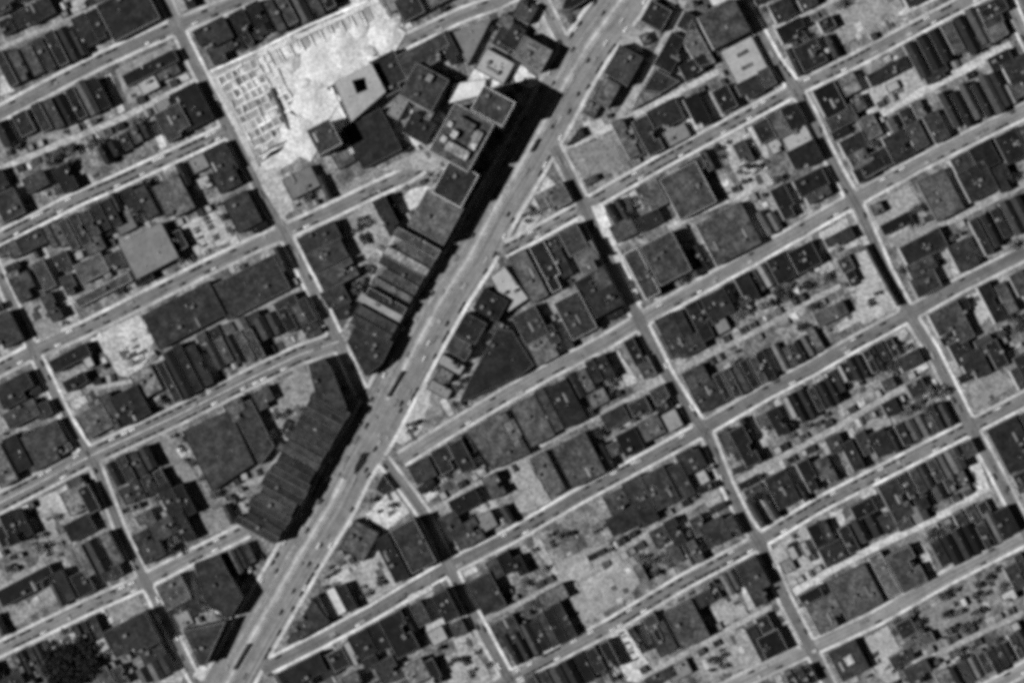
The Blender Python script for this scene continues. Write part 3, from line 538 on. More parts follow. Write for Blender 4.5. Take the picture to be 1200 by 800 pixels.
B(40,375,60,130,9,.03); B(95,310,28,110,8,.3,extras=[]); row(140,310,300,225,140,5,9,t=(k,.035,.05),g=.6); B(312,190,45,110,8,.08); B(340,150,20,90,8,l_,extras=[]); row(400,130,510,80,125,4,9,t=(k,.035),g=.4); lot([(370,270),(480,200),(510,250),(350,310)], .2); trees(600,100,160,100,7); B(660,90,110,70,8,.05); B(560,200,60,50,6,.05); lot([(590,20),(680,-10),(700,40),(620,70)], .28); trees(80,430,120,60,4,(3,5))
B(60,690,110,160,9,.05); B(185,625,60,150,10,k); B(265,605,70,125,9,.03); lot([(240,480),(270,470),(385,620),(360,640)], .34); B(310,480,70,80,8,.06); B(390,535,55,145,9,k); B(445,475,50,110,8,.05); B(520,475,85,115,9,.03); row(580,460,720,390,110,4,8,t=(k,.04,.06),g=.5); trees(770,290,150,140,9,(5,8)); B(570,310,70,70,8,.035); B(690,220,80,70,8,.04); lot([(450,380),(560,340),(580,390),(470,440)], .22); trees(640,290,80,70,4)
B(900,50,90,110,9,.045); B(960,110,110,130,9,.04); B(1060,60,60,130,9,.035); B(1010,20,80,80,8,k); lot([(930,210),(1080,130),(1160,200),(970,320)], .2); B(1130,475,150,230,9,.065); B(1190,120,60,120,9,k); B(1195,440,30,70,6,l_); B(1180,640,70,60,8,.03)
row(630,665,890,525,130,7,9,t=(k,.04,.055),g=.5); B(930,500,120,70,9,.04); B(590,735,100,190,9,.065); B(690,710,55,160,9,k); row(740,730,900,640,80,4,7,t=(d,dm)); lot([(920,540),(980,520),(1040,690),(960,650)], .42); B(440,780,110,70,9,k); lot([(420,710),(480,670),(560,790),(500,800)], .36); lot([(850,790),(1040,700),(1090,780),(1000,820)], .24)
T(0, 600)
B(45,60,45,150,10,k); B(115,50,45,130,9,.03); B(20,110,50,100,8,k); lot([(170,10),(240,0),(280,110),(200,130)], .24); B(130,340,280,80,8,.04); lot([(0,340),(200,230),(230,250),(0,390)], .22); lot([(30,500),(240,340),(270,400),(60,540)], .22); B(310,340,50,150,10,.07); B(395,330,80,110,8,.05); row(400,230,530,170,150,3,9,t=(d,.055),g=.2); B(530,280,90,60,8,.06); B(480,130,60,50,5,l_); B(380,70,130,90,7,.05); trees(400,60,120,70,4,(3,5))
B(720,185,110,75,9,.05); B(660,130,80,90,8,.04); B(770,75,120,90,8,.06); B(870,60,45,150,10,.03); lot([(900,30),(1050,-30),(1080,60),(930,130)], .17); B(690,30,80,70,8,.045); trees(800,130,60,50,3)
B(820,370,125,125,10,.05); P_([(920,232),(1035,190),(1145,395),(1082,492),(975,405)],15,.045,cop=.05,label='dark five-sided roof beside avenue, below lowest left cross street'); B(865,500,70,65,6,.22); P_([(870,545),(1065,505),(972,708),(945,705)],15,.06); B(910,430,60,90,8,.03); lot([(900,250),(930,380),(990,400),(970,430),(900,390)], .35)
lot([(500,450),(650,390),(690,460),(520,520)], .19); B(630,575,215,160,15,.05); B(720,655,110,70,8,.055); trees(340,710,220,170,48,(8.1,10)); fill_poly([Z(240,680),Z(400,600),Z(470,760),Z(260,830)], 16); B(480,620,60,60,6,l_); B(560,610,35,90,7,.2); row(680,760,790,710,80,3,7,t=(d,dm)); B(500,770,60,100,8,.09); B(570,760,50,90,8,.03); trees(440,560,110,110,6,(3,5)); lot([(790,740),(830,680),(870,740),(850,800),(740,800)], .34)
trees(130,700,260,70,8,(3,5)); B(60,790,110,60,8,.03); lot([(900,770),(945,710),(975,730),(950,790)], .45)
T(300, 600)
B(485,130,150,130,8,.055,ang=A); B(638,212,70,225,11,.04); B(740,150,125,225,17,.065,cop=.2); lot([(430,290),(570,160),(690,330),(500,440)], .27); lot([(500,0),(720,-10),(610,85)], .45); B(378,412,45,130,7,.5,extras=[]); B(300,440,40,110,9,.03); B(430,395,38,130,9,.03); P_([(148,600),(270,402),(348,510),(165,612)],10,.055); trees(540,350,120,60,6,(3,5)); trees(340,300,80,80,5,(3,5)); lot([(350,260),(430,240),(480,440),(440,430),(400,320),(340,340)], .34)
B(500,612,100,115,9,.045); B(572,570,60,130,9,.05); B(660,545,115,200,9,.05); B(770,470,60,110,9,.03); B(455,655,45,120,7,.28); B(390,685,80,90,8,.045); B(330,720,60,100,8,.03); B(892,430,75,140,17,.045); lot([(790,390),(830,370),(920,500),(850,580),(800,560)], .33); B(850,575,80,70,6,.3); B(950,540,60,70,7,.06); lot([(860,690),(1000,620),(1080,720),(1110,800),(870,800)], .27); trees(980,710,200,130,11,(3,5)); B(235,745,190,120,10,.06); B(455,785,80,70,9,.075); B(620,735,100,110,9,.045); B(750,745,110,100,9,.08); B(835,740,45,120,9,.03); trees(640,640,160,90,8,(3,5)); B(540,700,70,60,8,.035)
lot([(700,400),(820,340),(830,360),(720,420)], .45); B(1060,390,120,175,10,.05); B(1120,260,60,90,8,.07); B(1180,230,50,100,9,k); B(1165,560,120,120,9,.045); trees(1120,290,60,60,4,(3,5)); B(1000,110,130,110,9,.05); B(920,60,90,120,9,.045); B(1080,40,80,80,7,g_); trees(1010,40,90,60,5,(3,5))
T(600, 600)
lot([(80,140),(130,120),(220,280),(210,300)], .3); lot([(210,230),(330,180),(340,260),(220,290)], .24); lot([(210,240),(340,170),(520,150),(640,300),(540,400),(330,520),(290,470),(240,330)], .23,'bare_ground','dirt','pale bare ground above fourth right cross street'); trees(250,100,180,90,9,(3,5)); trees(440,120,80,140,6,(3,5)); trees(60,200,150,200,8,(3,5)); B(30,250,60,90,8,k)
row(20,650,260,525,170,7,9,t=(k,.03,.04),g=.4); B(190,390,140,70,9,.045); B(220,460,70,60,5,g_); trees(110,430,80,60,3)
B(690,110,80,80,7,.06); B(760,90,60,130,9,.03); B(950,90,120,110,9,.05); B(870,60,60,90,8,.06); trees(680,220,200,120,14,(3,6)); B(760,190,60,90,8,.03); B(1030,60,50,100,9,k); B(560,30,230,110,9,.055); trees(830,170,100,80,5); B(600,285,40,90,5,.05)
row(90,790,440,650,130,7,9,t=(k,.035,.05),g=.4); lot([(440,590),(530,540),(650,720),(600,790),(540,790)], .42,'parking_lot','lot_surface','pale parking lot below fourth right cross street'); B(640,505,60,70,8,k); B(700,590,90,150,7,.07); B(675,560,30,80,8,k); B(815,520,140,190,11,.05); lot([(700,520),(730,510),(790,640),(770,650)], .3); trees(620,580,60,120,5,(3,5))
B(1130,310,110,215,10,.055); lot([(1040,260),(1060,250),(1160,430),(1110,460)], .36); trees(980,310,120,90,8,(3,6)); B(900,400,80,60,8,.045); lot([(920,450),(1050,370),(1110,480),(960,540)], .26); lot([(830,650),(1080,540),(1180,700),(900,790)], .24); trees(960,700,120,90,8,(3,5)); B(1150,610,50,170,8,.04); B(690,770,140,50,7,.04); B(780,740,110,70,6,g_); B(1180,520,60,80,8,.045)
T(900, 600)
B(225,105,60,110,9,k); B(268,85,35,100,9,k); B(300,190,110,95,8,.075); lot([(10,180),(180,60),(270,260),(110,350)], .3); B(110,190,40,60,5,l_); B(170,170,30,70,6,.3); B(195,200,25,60,5,.06); B(90,250,60,60,5,g_); B(30,90,60,50,5,l_); trees(120,130,90,50,4,(3,4.5))
row(370,120,490,50,130,3,9,t=(k,.035),g=.3); lot([(290,0),(350,-20),(370,80),(310,110)], .38); B(560,40,110,80,7,.07); row(620,30,700,0,90,2,8); B(405,370,190,200,10,.035); B(540,290,62,215,8,.11,cop=.3); B(640,262,125,190,10,.024); lot([(680,150),(720,140),(790,270),(750,280)], .4); row(800,190,1060,80,140,6,9,t=(k,.035,.045),g=.4); trees(780,110,120,70,5); B(1110,40,130,130,9,.055); B(1180,20,50,110,9,k); lot([(1000,40),(1040,20),(1090,100),(1070,110)], .25); row(900,40,1010,-10,90,3,7,t=(d,dm))
B(195,388,110,55,8,k); B(275,480,145,150,9,.045); B(370,685,140,150,8,.065,label='dark square roof with pale middle at lowest right cross street',extras=['skyl']); V, F = [], []; box(V, F, -3.5, 3.5, -4, 4, 0, 1.2); obj('roof_deck', new_mesh('roof_deck', V, F, 'tar_roof'), BUILD[-1][0], (0,1,7.9), R(27.5), .3)
lot([(440,600),(560,530),(620,640),(530,760),(480,700)], .3,'bare_ground','dirt','pale bare ground below lowest right cross street'); trees(650,540,120,110,12,(4,7)); lot([(690,490),(880,370),(1100,260),(1150,330),(1000,470),(760,600)], .17); trees(860,470,80,70,6,(3,5)); trees(1040,330,180,110,16,(3,6)); trees(930,520,260,60,12,(3,6)); B(640,540,80,80,8,.035); B(700,610,150,50,7,.035); B(1120,390,70,50,7,.4); B(910,420,30,40,5,.5,extras=[]); trees(840,380,110,40,6,(4,6)); lot([(660,660),(780,640),(790,690),(680,720)], .3); B(620,680,110,60,8,.045); trees(640,740,150,80,10,(3,6)); trees(920,640,180,100,12,(3,6)); row(880,770,1010,700,110,4,8,t=(k,.04)); row(1050,690,1190,600,120,5,9,t=(k,.035,.05),g=.5); B(1170,570,40,120,6,.35); trees(1060,640,120,60,6)
B(30,640,110,110,9,.03); lot([(0,470),(60,450),(160,640),(110,640),(30,570)], .3); row(110,790,240,730,90,4,9,t=(k,.04,.06)); B(700,750,120,90,8,.05); B(820,770,70,70,7,.08); trees(740,700,60,50,4,(3,5)); lot([(500,760),(600,720),(620,780),(560,800)], .3); B(1150,300,60,120,7,.07)
T(0, 0)

# ---- further houses of the rows, wherever a street front is still open
nfill = 0
fill_poly([(-10,264),(-10,190),(60,172),(140,150),(165,186),(60,238)], 16)
def glot(pts, t): lot([(p[0]*4, p[1]*4) for p in pts], t)
lot([(x*4, y*4) for x, y in ((842,166),(872,150),(904,214),(876,230))], .3, 'parking_lot', 'lot_surface', 'pale parking lot below topmost right cross street, left of far right downhill street')
glot([(464,517),(482,484),(500,449),(507,456),(494,503),(472,522)], .36); glot([(598,286),(641,206),(651,216),(627,264)], .36); glot([(1000,262),(1006,258),(1052,352),(1046,356)], .34)
fill_poly([(612,648),(700,592),(800,605),(790,682),(690,738),(650,668)], 16)
for kk, s in ST.items():
    if kk in ('S0', 'avenue', 'N7', 'N6', 'S11'): continue
    q, n = s['q'], s['nn']; ns_ = kk[0] == 'N'
    for side in (-1, 1):
        i = 3
        while i < len(q) - 4:
            w, l = random.uniform(7.5, 11), random.uniform(22, 34) if not ns_ else random.uniform(16, 24); tt = q[i+2] - q[i-2]; ang = math.degrees(math.atan2(tt[1], tt[0]))
            c = q[i] + n[i] * side * (s['k']/2 + s['s'] + random.uniform(.8, 2.5) + l/2)
            if not (-4 < c[0] < 1204 and -4 < c[1] < 804) or (240 < c[0] < 470 and c[1] < 215): i += 3; continue
            pl = rect(c[0]*4, c[1]*4, w*4*.9, l*4*.95, ang)
            if poly_free(pl, 23):
                if random.random() < .26:
                    lot([(p[0]*4, p[1]*4) for p in pl], random.uniform(.22, .46))
                else:
                    ga = random.random() < .5; nfill += 1
                    B(c[0]*4, c[1]*4, w*4*.86, l*4, (random.uniform(6.5, 8.5) if not ns_ else random.uniform(4.5, 6)), random.choice((k, .03, .04, .05, .06, .09)) * (1.25 if ga else 1), 'gable' if ga else 'flat', ang, 'house')
                i += int(w / 2) + 1
            else: i += 1
print('FILL', nfill)
# ------------------------------------------------------------------ garages and sheds along the alleys
NB = len(BUILD)
for kk, (p, w, t) in AL.items():
    if kk in ('N8', 'B1b', 'A1b', 'T1', 'A5'): continue
    q = densify(p); n = normals(q); i = 2
    while i < len(q) - 2:
        ang = math.degrees(math.atan2(q[i+1][1]-q[i-1][1], q[i+1][0]-q[i-1][0]))
        if ang < -90: ang += 180
        if ang > 90: ang -= 180
        for s in (-1, 1):
            if random.random() < .6:
                c = q[i] + n[i] * s * (w/2 + 5.0)
                if free(c[0], c[1], 4, 5):
                    B(c[0]*4, c[1]*4, random.uniform(7, 10)*4, random.uniform(7, 9)*4, 3.2, random.choice((.04,.06,.1,.18,.3)), random.choice(('flat', 'gable')), ang, 'garage', extras=[], lab_cat='garage')
        i += random.choice((5, 6, 8, 11))
# sheds in yards
cnt = 0
for _ in range(2600):
    x, y = random.uniform(2, 1198), random.uniform(2, 798)
    if 235 < x < 470 and y < 225: continue
    if cnt < 190 and free(x, y, 3):
        lotfree = True
        cnt += 1; B(x*4, y*4, random.uniform(4, 7.5)*4, random.uniform(4, 8)*4, random.uniform(2.6, 5), random.choice((.03,.045,.06,.1,.2,.35)), random.choice(('flat', 'gable')), E_ANG, 'shed', extras=[], lab_cat='shed')
# garden plots, rubble and worn patches in the yards
for _ in range(1500):
    x, y = random.uniform(0, 1200), random.uniform(0, 800)
    if (235 < x < 470 and y < 225) or not free(x, y, 2, 7): continue
    zz += .0003; pl = rect(x*4, y*4, random.uniform(3, 9)*4, random.uniform(3, 12)*4, E_ANG + random.uniform(-6, 6)); pl = [(p[0]+random.uniform(-.8,.8), p[1]+random.uniform(-.8,.8)) for p in pl]
    V = [(*W(p), zz + .02) for p in pl]; V = V if area2(V) > 0 else V[::-1]; tt = random.choice((.035, .05, .07, .07, .2, .26, .32, .4))
    tag(obj('yard_patch', new_mesh('yard_patch', V, [(0,1,2,3)], 'lot_surface'), tone=tt), ('dark garden plot' if tt < .1 else 'pale worn patch of ground') + ' in a back yard', kind='structure')
# ------------------------------------------------------------------ trees
def crown_mesh(seed):
    rnd = random.Random(seed); V, F = [], []
    lobes = [(rnd.uniform(-.28,.28), rnd.uniform(-.28,.28), rnd.uniform(.5,.95), rnd.uniform(.22,.36)) for _ in range(6)]
    for _ in range(170):
        lx, ly, lz, lr = rnd.choice(lobes)
        u, th = rnd.uniform(-1, 1), rnd.uniform(0, 6.283); rr = lr * rnd.uniform(.55, 1.0) ** .6; s = math.sqrt(1-u*u)
        c = Vector((lx + rr*s*math.cos(th), ly + rr*s*math.sin(th), lz + rr*u*.8))
        a = Vector((rnd.gauss(0,1), rnd.gauss(0,1), rnd.gauss(0,.6))).normalized(); b = a.orthogonal().normalized(); b.rotate(__import__('mathutils').Quaternion(a, rnd.uniform(0, 6.28)))
        z = rnd.uniform(.06, .12); n = len(V); V += [tuple(c + a*z), tuple(c + b*z*.7), tuple(c - a*z), tuple(c - b*z*.7)]; F.append((n, n+1, n+2, n+3))
    return new_mesh('crown', V, F, 'leaves')
def trunk_mesh(seed):
    rnd = random.Random(seed); V, F = [], []
    def limb(a, b, r0, r1):
        a, b = Vector(a), Vector(b); d = (b-a).normalized(); u = d.orthogonal().normalized(); v = d.cross(u); n = len(V)
        for c, r in ((a, r0), (b, r1)):
            for i in range(6): V.append(tuple(c + (u*math.cos(i*1.047) + v*math.sin(i*1.047))*r))
        for i in range(6): F.append((n+i, n+(i+1) % 6, n+6+(i+1) % 6, n+6+i))
    limb((0,0,0), (.01,.01,.45), .04, .028)
    for _ in range(5):
        th = rnd.uniform(0, 6.28); limb((.01,.01,.42), (.28*math.cos(th), .28*math.sin(th), rnd.uniform(.6,.9)), .022, .008)
    return new_mesh('trunk', V, F, 'bark')
CR = [crown_mesh(i) for i in range(7)]; TR = [trunk_mesh(i) for i in range(3)]
TREE = []; SHRUB = []
def tree(x, y, dia):
    dia *= 1.2
    if dia < 4.6:
        SHRUB.append((x, y, dia)); fill_poly([(x-2,y-2),(x+2,y-2),(x+2,y+2),(x-2,y+2)], 8); return
    s = dia / .9 * 1.0; r = empty('tree', (*W((x, y)), 0), random.uniform(0, 6.28)); sc = (s, s, s * random.uniform(.8, 1.1))
    c = obj('crown', random.choice(CR), r, tone=random.choice((.03, .05, .075, .11)) if dia < 9.5 else .016); t = obj('trunk', random.choice(TR), r); c.scale = sc; t.scale = sc
    TREE.append((r, (x, y), dia)); fill_poly([(x-2,y-2),(x+2,y-2),(x+2,y+2),(x-2,y+2)], 8)
for x, y, dd in TREES:
    if 0 < x < 1200 and 0 < y < 800 and (free(x, y, 1, 7) or dd > 8): tree(x, y, dd)
nt_ = 0
for _ in range(3000):
    x, y = random.uniform(0, 1200), random.uniform(0, 800)
    if (235 < x < 470 and y < 225) or not free(x, y, 3): continue
    nt_ += 1
    if nt_ > 170: break
    tree(x, y, random.choice((3, 3.5, 5, 6, 7, 8)) * random.uniform(.9, 1.1) * .92)
def stuff_shrubs():
    V, F = [], []
    for x, y, dia in SHRUB:
        me = random.choice(CR); s = dia / .9; a = random.uniform(0, 6.28); ca, sa = math.cos(a), math.sin(a); wx, wy = W((x, y)); n = len(V)
        V += [(wx + (v.co.x*ca - v.co.y*sa)*s, wy + (v.co.x*sa + v.co.y*ca)*s, max(.05, (v.co.z - .22)*s)) for v in me.vertices]
        F += [tuple(n + i for i in p.vertices) for p in me.polygons]
    tag(obj('shrubs', new_mesh('shrubs', V, F, 'leaves'), tone=.045), 'small dark shrubs scattered over yards and lots', kind='stuff')
stuff_shrubs()
# ------------------------------------------------------------------ cars
def car_mesh(L=5.0, Wd=1.9, hb=.82, hc=1.5, c0=-.30, c1=.22):
    V, F, mi = [], [], []
    xs = [(-.5,.62,.35),(-.47,.78,.8),(-.2,.98,.88),(.2,.98,.9),(.45,.86,.84),(.5,.66,.5)]
    def ring(x, w, z0, z1): 
        b = len(V); V.extend([(x, -w, z0), (x, w, z0), (x, w*.94, z1), (x, -w*.94, z1)]); return b
    rs = [ring(f*L, s*Wd/2, .32, .32 + (z-.3)) for f, s, z in xs]
    for a, b in zip(rs[:-1], rs[1:]):
        for i in range(4): F.append((a+i, b+i, b+(i+1) % 4, a+(i+1) % 4)); mi.append(0)
    F += [(rs[0], rs[0]+1, rs[0]+2, rs[0]+3)[::-1], (rs[-1], rs[-1]+1, rs[-1]+2, rs[-1]+3)]; mi += [0, 0]
    b = len(V); z0 = .86
    for x, w, z in ((c0*L,.80,z0),(c1*L,.80,z0),(c1*L-.75,.64,hc),(c0*L+.6,.64,hc)):
        V.extend([(x, -w*Wd/2, z), (x, w*Wd/2, z)])
    F += [(b+4, b+5, b+7, b+6)]; mi += [0]                        # car roof
    F += [(b+2, b+3, b+5, b+4), (b, b+6, b+7, b+1), (b, b+2, b+4, b+6), (b+1, b+7, b+5, b+3)]; mi += [1]*4
    for sx in (-.3, .3):
        for sy in (-1, 1):
            n = len(V)
            for yy in (sy*Wd*.36, sy*Wd*.47):
                for i in range(8): V.append((sx*L + .34*math.cos(i*.785), yy, .34 + .34*math.sin(i*.785)))
            for i in range(8): F.append((n+i, n+(i+1) % 8, n+8+(i+1) % 8, n+8+i)); mi.append(2)
            F += [tuple(range(n, n+8)), tuple(range(n+8, n+16))]; mi += [2, 2]
    return new_mesh('car', V, F, ['car_paint', 'glass_dark', 'tyre'], mi)
CM = [car_mesh(5.5, 2.1), car_mesh(5.9, 2.2, c0=-.28, c1=.2), car_mesh(5.1, 2.05, c0=-.4, c1=.2, hc=1.62)]
CARS = []
CT = (.01, .012, .015, .015, .02, .02, .03, .04, .5, .6)
def car(x, y, ang, where, key, t=None, z=.06):
    t = random.choice(CT) if t is None else t
    o = obj('car', random.choice(CM), None, (*W((x, y)), z), -ang, t); CARS.append((o, where, key, t)); return o
for kk, s in ST.items():
    q, n = s['q'], s['nn']
    segw = {}
    for side in (-1, 1):
        i = 3
        while i < len(q) - 3:
            dd = s['d'] * .8 * (1.35 if math.sin(i * .11 + hash(kk[-1:]) % 1 + len(kk)) > 0 else .6)
            if random.random() < dd:
                p = q[i] + n[i] * side * (s['k']/2 - 2.3)
                if 0 < p[0] < 1200 and 0 < p[1] < 800 and all(k2 == kk or dist_to(p[None], s2['q'])[0] > s2['k']/2 + 4 for k2, s2 in ST.items()):
                    tt = q[i+1] - q[i-1]; a = math.atan2(tt[1], tt[0]) + (math.pi if side > 0 else 0)
                    ns = abs(tt[1]) > abs(tt[0])
                    sd_ = ('left' if (n[i]*side)[0] < 0 else 'right') if ns else ('upper' if (n[i]*side)[1] < 0 else 'lower')
                    car(p[0], p[1], a, f'at {sd_} kerb of {s["n"]}', p[1] if ns else p[0])
            i += random.choice((4, 4, 5, 6))
q, n = av, ST['avenue']['nn']
for d, i in ((-14, 60), (-9, 118), (14, 96), (17, 150), (-16, 175), (14, 236), (-10, 262), (-15, 300), (16, 322), (12, 372), (-12, 395), (15, 420), (-9, 340), *[(random.choice((-18, -14, -8, 9, 14, 18)), random.randrange(30, 440)) for _ in range(26)]):
    if i < len(q) - 1:
        p = q[i] + n[i]*d; tt = q[i+1] - q[i-1]
        if 0 < p[1] < 800: car(p[0], p[1], math.atan2(tt[1], tt[0]) + (math.pi if d < 0 else 0), 'driving on the wide diagonal avenue', p[1])
# parking lots
e = np.array((math.cos(R(E_ANG)), math.sin(R(E_ANG)))); nv = np.array((-e[1], e[0]))
def park(x0, y0, rows, cols, dr, dc, where, prob, tones, along=True):
    for r in range(rows):
        for c in range(cols):
            if random.random() < prob:
                p = np.array((x0, y0)) + (nv*r*dr + e*c*dc if along else e*r*dr + nv*c*dc) + np.array((random.uniform(-.7,.7), random.uniform(-.7,.7)))
                a = R(E_ANG) + (math.pi/2 if along else 0) + random.uniform(-.05, .05)
                if free(p[0], p[1], 1, 5):
                    t = random.choice(tones)
                    car(p[0], p[1], a, f'in {ordw(r+1)} row of {where}', p[0], t, zz + .02)
LT = (.25, .35, .45, .5, .55, .6)
park(226, 262, 2, 9, 16, 3.6, 'the small pale parking lot', .8, (.03,.04,.06,.15,.4), along=False)
park(728, 742, 2, 9, 13, 4.2, 'the lower right parking lot', .75, (.03,.04,.1,.2), along=False)
park(857, 168, 3, 11, 10, 4.4, 'the upper right parking lot', .8, (.03,.04,.08,.3,.5), along=False)
park(143, 405, 2, 9, 14, 4.2, 'the lot left of the long warehouse', .7, (.03,.05,.2,.5), along=False)
# asphalt repair patches
for kk, s in ST.items():
    for _ in range(int(len(s['q']) / (12 if kk == 'avenue' else 28))):
        i = random.randrange(4, len(s['q']) - 6); L_ = random.randint(2, 5); zz += .0005; c0 = random.uniform(-.42, .3) * s['k']
        tag(strip('road_patch', s['q'][i:i+L_+1], c0, c0 + random.uniform(1.5, 4.5), zz + .03, 'asphalt', s['t'] * random.choice((.6, .75, 1.3, 1.5))), 'asphalt repair patch in the ' + s['n'], kind='structure')
# ------------------------------------------------------------------ streetcars and planted island on the avenue
def streetcar(x, y, ang, nsec, label):
    r = empty('streetcar', (*W((x, y)), .05), -ang)
    Lh = 12.4
    for k_ in range(nsec):
        x0 = (k_ - (nsec-1)/2) * (Lh + .5)
        V, F = [], []
        prof = [(-.5,.6),(-.46,1.0),(.46,1.0),(.5,.6)]
        for z, f in ((.5,1),(1.6,1)):
            for a, w in prof: V += [(x0+a*Lh, -1.3*w*f, z), (x0+a*Lh, 1.3*w*f, z)]
        for i in range(3):
            a = 2*i; F += [(a, a+2, a+10, a+8), (a+1, a+9, a+11, a+3)]
        F += [(0, 8, 9, 1), (6, 7, 15, 14)]
        obj('body', new_mesh('body', V, F, 'car_paint'), r, tone=.04)
        V, F = [], []
        for z, f in ((1.6,1),(2.6,.95)):
            for a, w in prof: V += [(x0+a*Lh, -1.3*w*f, z), (x0+a*Lh, 1.3*w*f, z)]
        for i in range(3):
            a = 2*i; F += [(a, a+2, a+10, a+8), (a+1, a+9, a+11, a+3)]
        F += [(0, 8, 9, 1), (6, 7, 15, 14)]; obj('window_band', new_mesh('window_band', V, F, 'glass_dark'), r)
        V, F = [], []
        for z, f, l in ((2.6,.97,1),(3.1,.7,.97)):
            for a, w in prof: V += [(x0+a*Lh*l, -1.3*w*f, z), (x0+a*Lh*l, 1.3*w*f, z)]
        for i in range(3):
            a = 2*i; F += [(a, a+2, a+10, a+8), (a+1, a+9, a+11, a+3), (a+8, a+10, a+11, a+9)]
        F += [(0, 8, 9, 1), (6, 7, 15, 14)]; obj('roof', new_mesh('roof', V, F, 'car_paint'), r, tone=.035)
        V, F = [], []; box(V, F, 0, 5.5, -.05, .05, 0, .1); o = obj('trolley_pole', new_mesh('trolley_pole', V, F, 'roof_metal'), r, (x0, 0, 3.15), 0, .1); o.rotation_euler = (0, R(-18), 0)
        for sx in (-.3, .3):
            V, F = [], []; box(V, F, -1.2, 1.2, -1.0, 1.0, .0, .5); obj('wheel_truck', new_mesh('wheel_truck', V, F, 'tyre'), r, (x0+sx*Lh, 0, 0))
    tag(r, label, 'streetcar', 'streetcars on the avenue')
va = R(-61)
streetcar(626, 171, va, 1, 'single dark streetcar on avenue at the foot of the tower shadow')
streetcar(463, 450, R(-60), 2, 'coupled pair of dark streetcars on avenue just above the crossing')
streetcar(283, 769, R(-60), 2, 'coupled pair of dark streetcars on avenue near the bottom edge')
def island():
    pts = [(423.5,531),(431,531),(426,542),(420,550),(415,556),(416,547)]; c = W((421,544)); r = empty('traffic_island', (*c, 0))
    P = [(W(p)[0]-c[0], W(p)[1]-c[1]) for p in pts]; P = P if area2(P) > 0 else P[::-1]; n = len(P)
    V = [(x,y,z) for z in (0,.3) for x,y in P]; obj('kerb', new_mesh('kerb', V, [(i,(i+1)%n,n+(i+1)%n,n+i) for i in range(n)]+[tuple(range(n,2*n))], 'concrete'), r, tone=.25)
    rnd = random.Random(5); V, F = [], []
    for _ in range(3600):
        x, y = rnd.uniform(-7, 9), rnd.uniform(-11, 11); ins = False; j = n-1
        for i in range(n):
            if (P[i][1] > y) != (P[j][1] > y) and x < (P[j][0]-P[i][0])*(y-P[i][1])/(P[j][1]-P[i][1])+P[i][0]: ins = not ins
            j = i
        if not ins: continue
        z = rnd.uniform(.4, 2.2); a = Vector((rnd.gauss(0,1),rnd.gauss(0,1),rnd.gauss(0,.4))).normalized()*.6; b = a.orthogonal().normalized()*.45; cc = Vector((x,y,z)); k0 = len(V)
        V += [tuple(cc+a),tuple(cc+b),tuple(cc-a),tuple(cc-b)]; F.append((k0,k0+1,k0+2,k0+3))
    obj('shrub', new_mesh('shrub', V, F, 'leaves'), r, tone=.025)
    tag(r, 'dark wedge of planting on an island in the avenue below the crossing', 'traffic island')
island()
# ------------------------------------------------------------------ excavation: earth mounds, wall, foundation bays
def mound(cx, cy, w, l, hgt, ang, seed, label, mt=.45):
    nx, ny = 34, 24; V, F = [], []; ca, sa = math.cos(R(-ang)), math.sin(R(-ang)); c = W((cx, cy))
    for j in range(ny):
        for i in range(nx):
            u, v = i/(nx-1)*2-1, j/(ny-1)*2-1; x, y = u*w/2*PX, v*l/2*PX
            f = max(0, 1 - (u*u + v*v)) ** .8; h = f * (hgt*.5 + hgt*.6*mnoise.noise(Vector((x*.05+seed, y*.05, seed))) + hgt*.22*mnoise.noise(Vector(((x+y*.5)*.07, (y-x*.5)*.45+seed, 0))) + hgt*.1*mnoise.noise(Vector((x*.3, y*.3+seed, 3))))
            V.append((x*ca - y*sa, x*sa + y*ca, max(h, -.05)))
    for j in range(ny-1):
        for i in range(nx-1): a = j*nx+i; F.append((a, a+1, a+nx+1, a+nx))
    me = new_mesh('earth_mound', V, F, 'dirt'); me.polygons.foreach_set('use_smooth', [True]*len(me.polygons))
    tag(obj('earth_mound', me, None, (*c, zz + .01), 0, mt), label, kind='structure')
mound(392, 68, 95, 55, 4, -27, 3.1, 'large bright earth mound in the excavation')
mound(368, 122, 46, 50, 3.5, -60, 7.7, 'lower bright earth mound beside pale building with light well')
mound(450, 44, 36, 40, 3, -60, 9.3, 'bright earth mound at the excavation corner by the short top street')
mound(352, 160, 40, 50, 3, -60, 12.3, 'small bright earth mound above the dark house at the excavation end')
for mi_, (mx, my, mw) in enumerate(((680,668,30),(700,684,36),(722,662,30),(668,690,22))): mound(mx, my, mw, mw*.6, 2.2, -30, 20.5+mi_, f'low pale rubble mound, {ordw(mi_+1)} listed on bare ground above fourth right cross street', .26)
for mi_, (mx, my, mw) in enumerate(((345,75,22),(356,98,20),(372,96,26),(420,38,24),(432,60,20),(350,125,20),(360,146,18),(398,42,22),(340,52,16),(462,28,18))):
    mound(mx, my, mw, mw*.7, 2.6, random.uniform(-80, 0), 40.5+mi_, f'small spoil heap in the excavation, {ordw(mi_+1)} counted around the large mound', random.choice((.36,.42,.48)))
def wall_line(pts, h, th, t, label, name='boundary_wall'):
    r = empty(name, (*W(pts[0]), 0)); c = W(pts[0])
    for a, b in zip(pts[:-1], pts[1:]):
        A_, B_ = W(a), W(b); L = math.dist(A_, B_); V, F = [], []; box(V, F, 0, L, -th/2, th/2, 0, h)
        obj('wall_section', new_mesh('wall_section', V, F, 'concrete'), r, (A_[0]-c[0], A_[1]-c[1], 0), math.atan2(B_[1]-A_[1], B_[0]-A_[0]), t)
    tag(r, label, 'wall')
wall_line([(247,84),(300,61),(360,31),(432,1)], 1.2, 2.0, .6, 'long pale wall along the top of foundation grid and excavation')
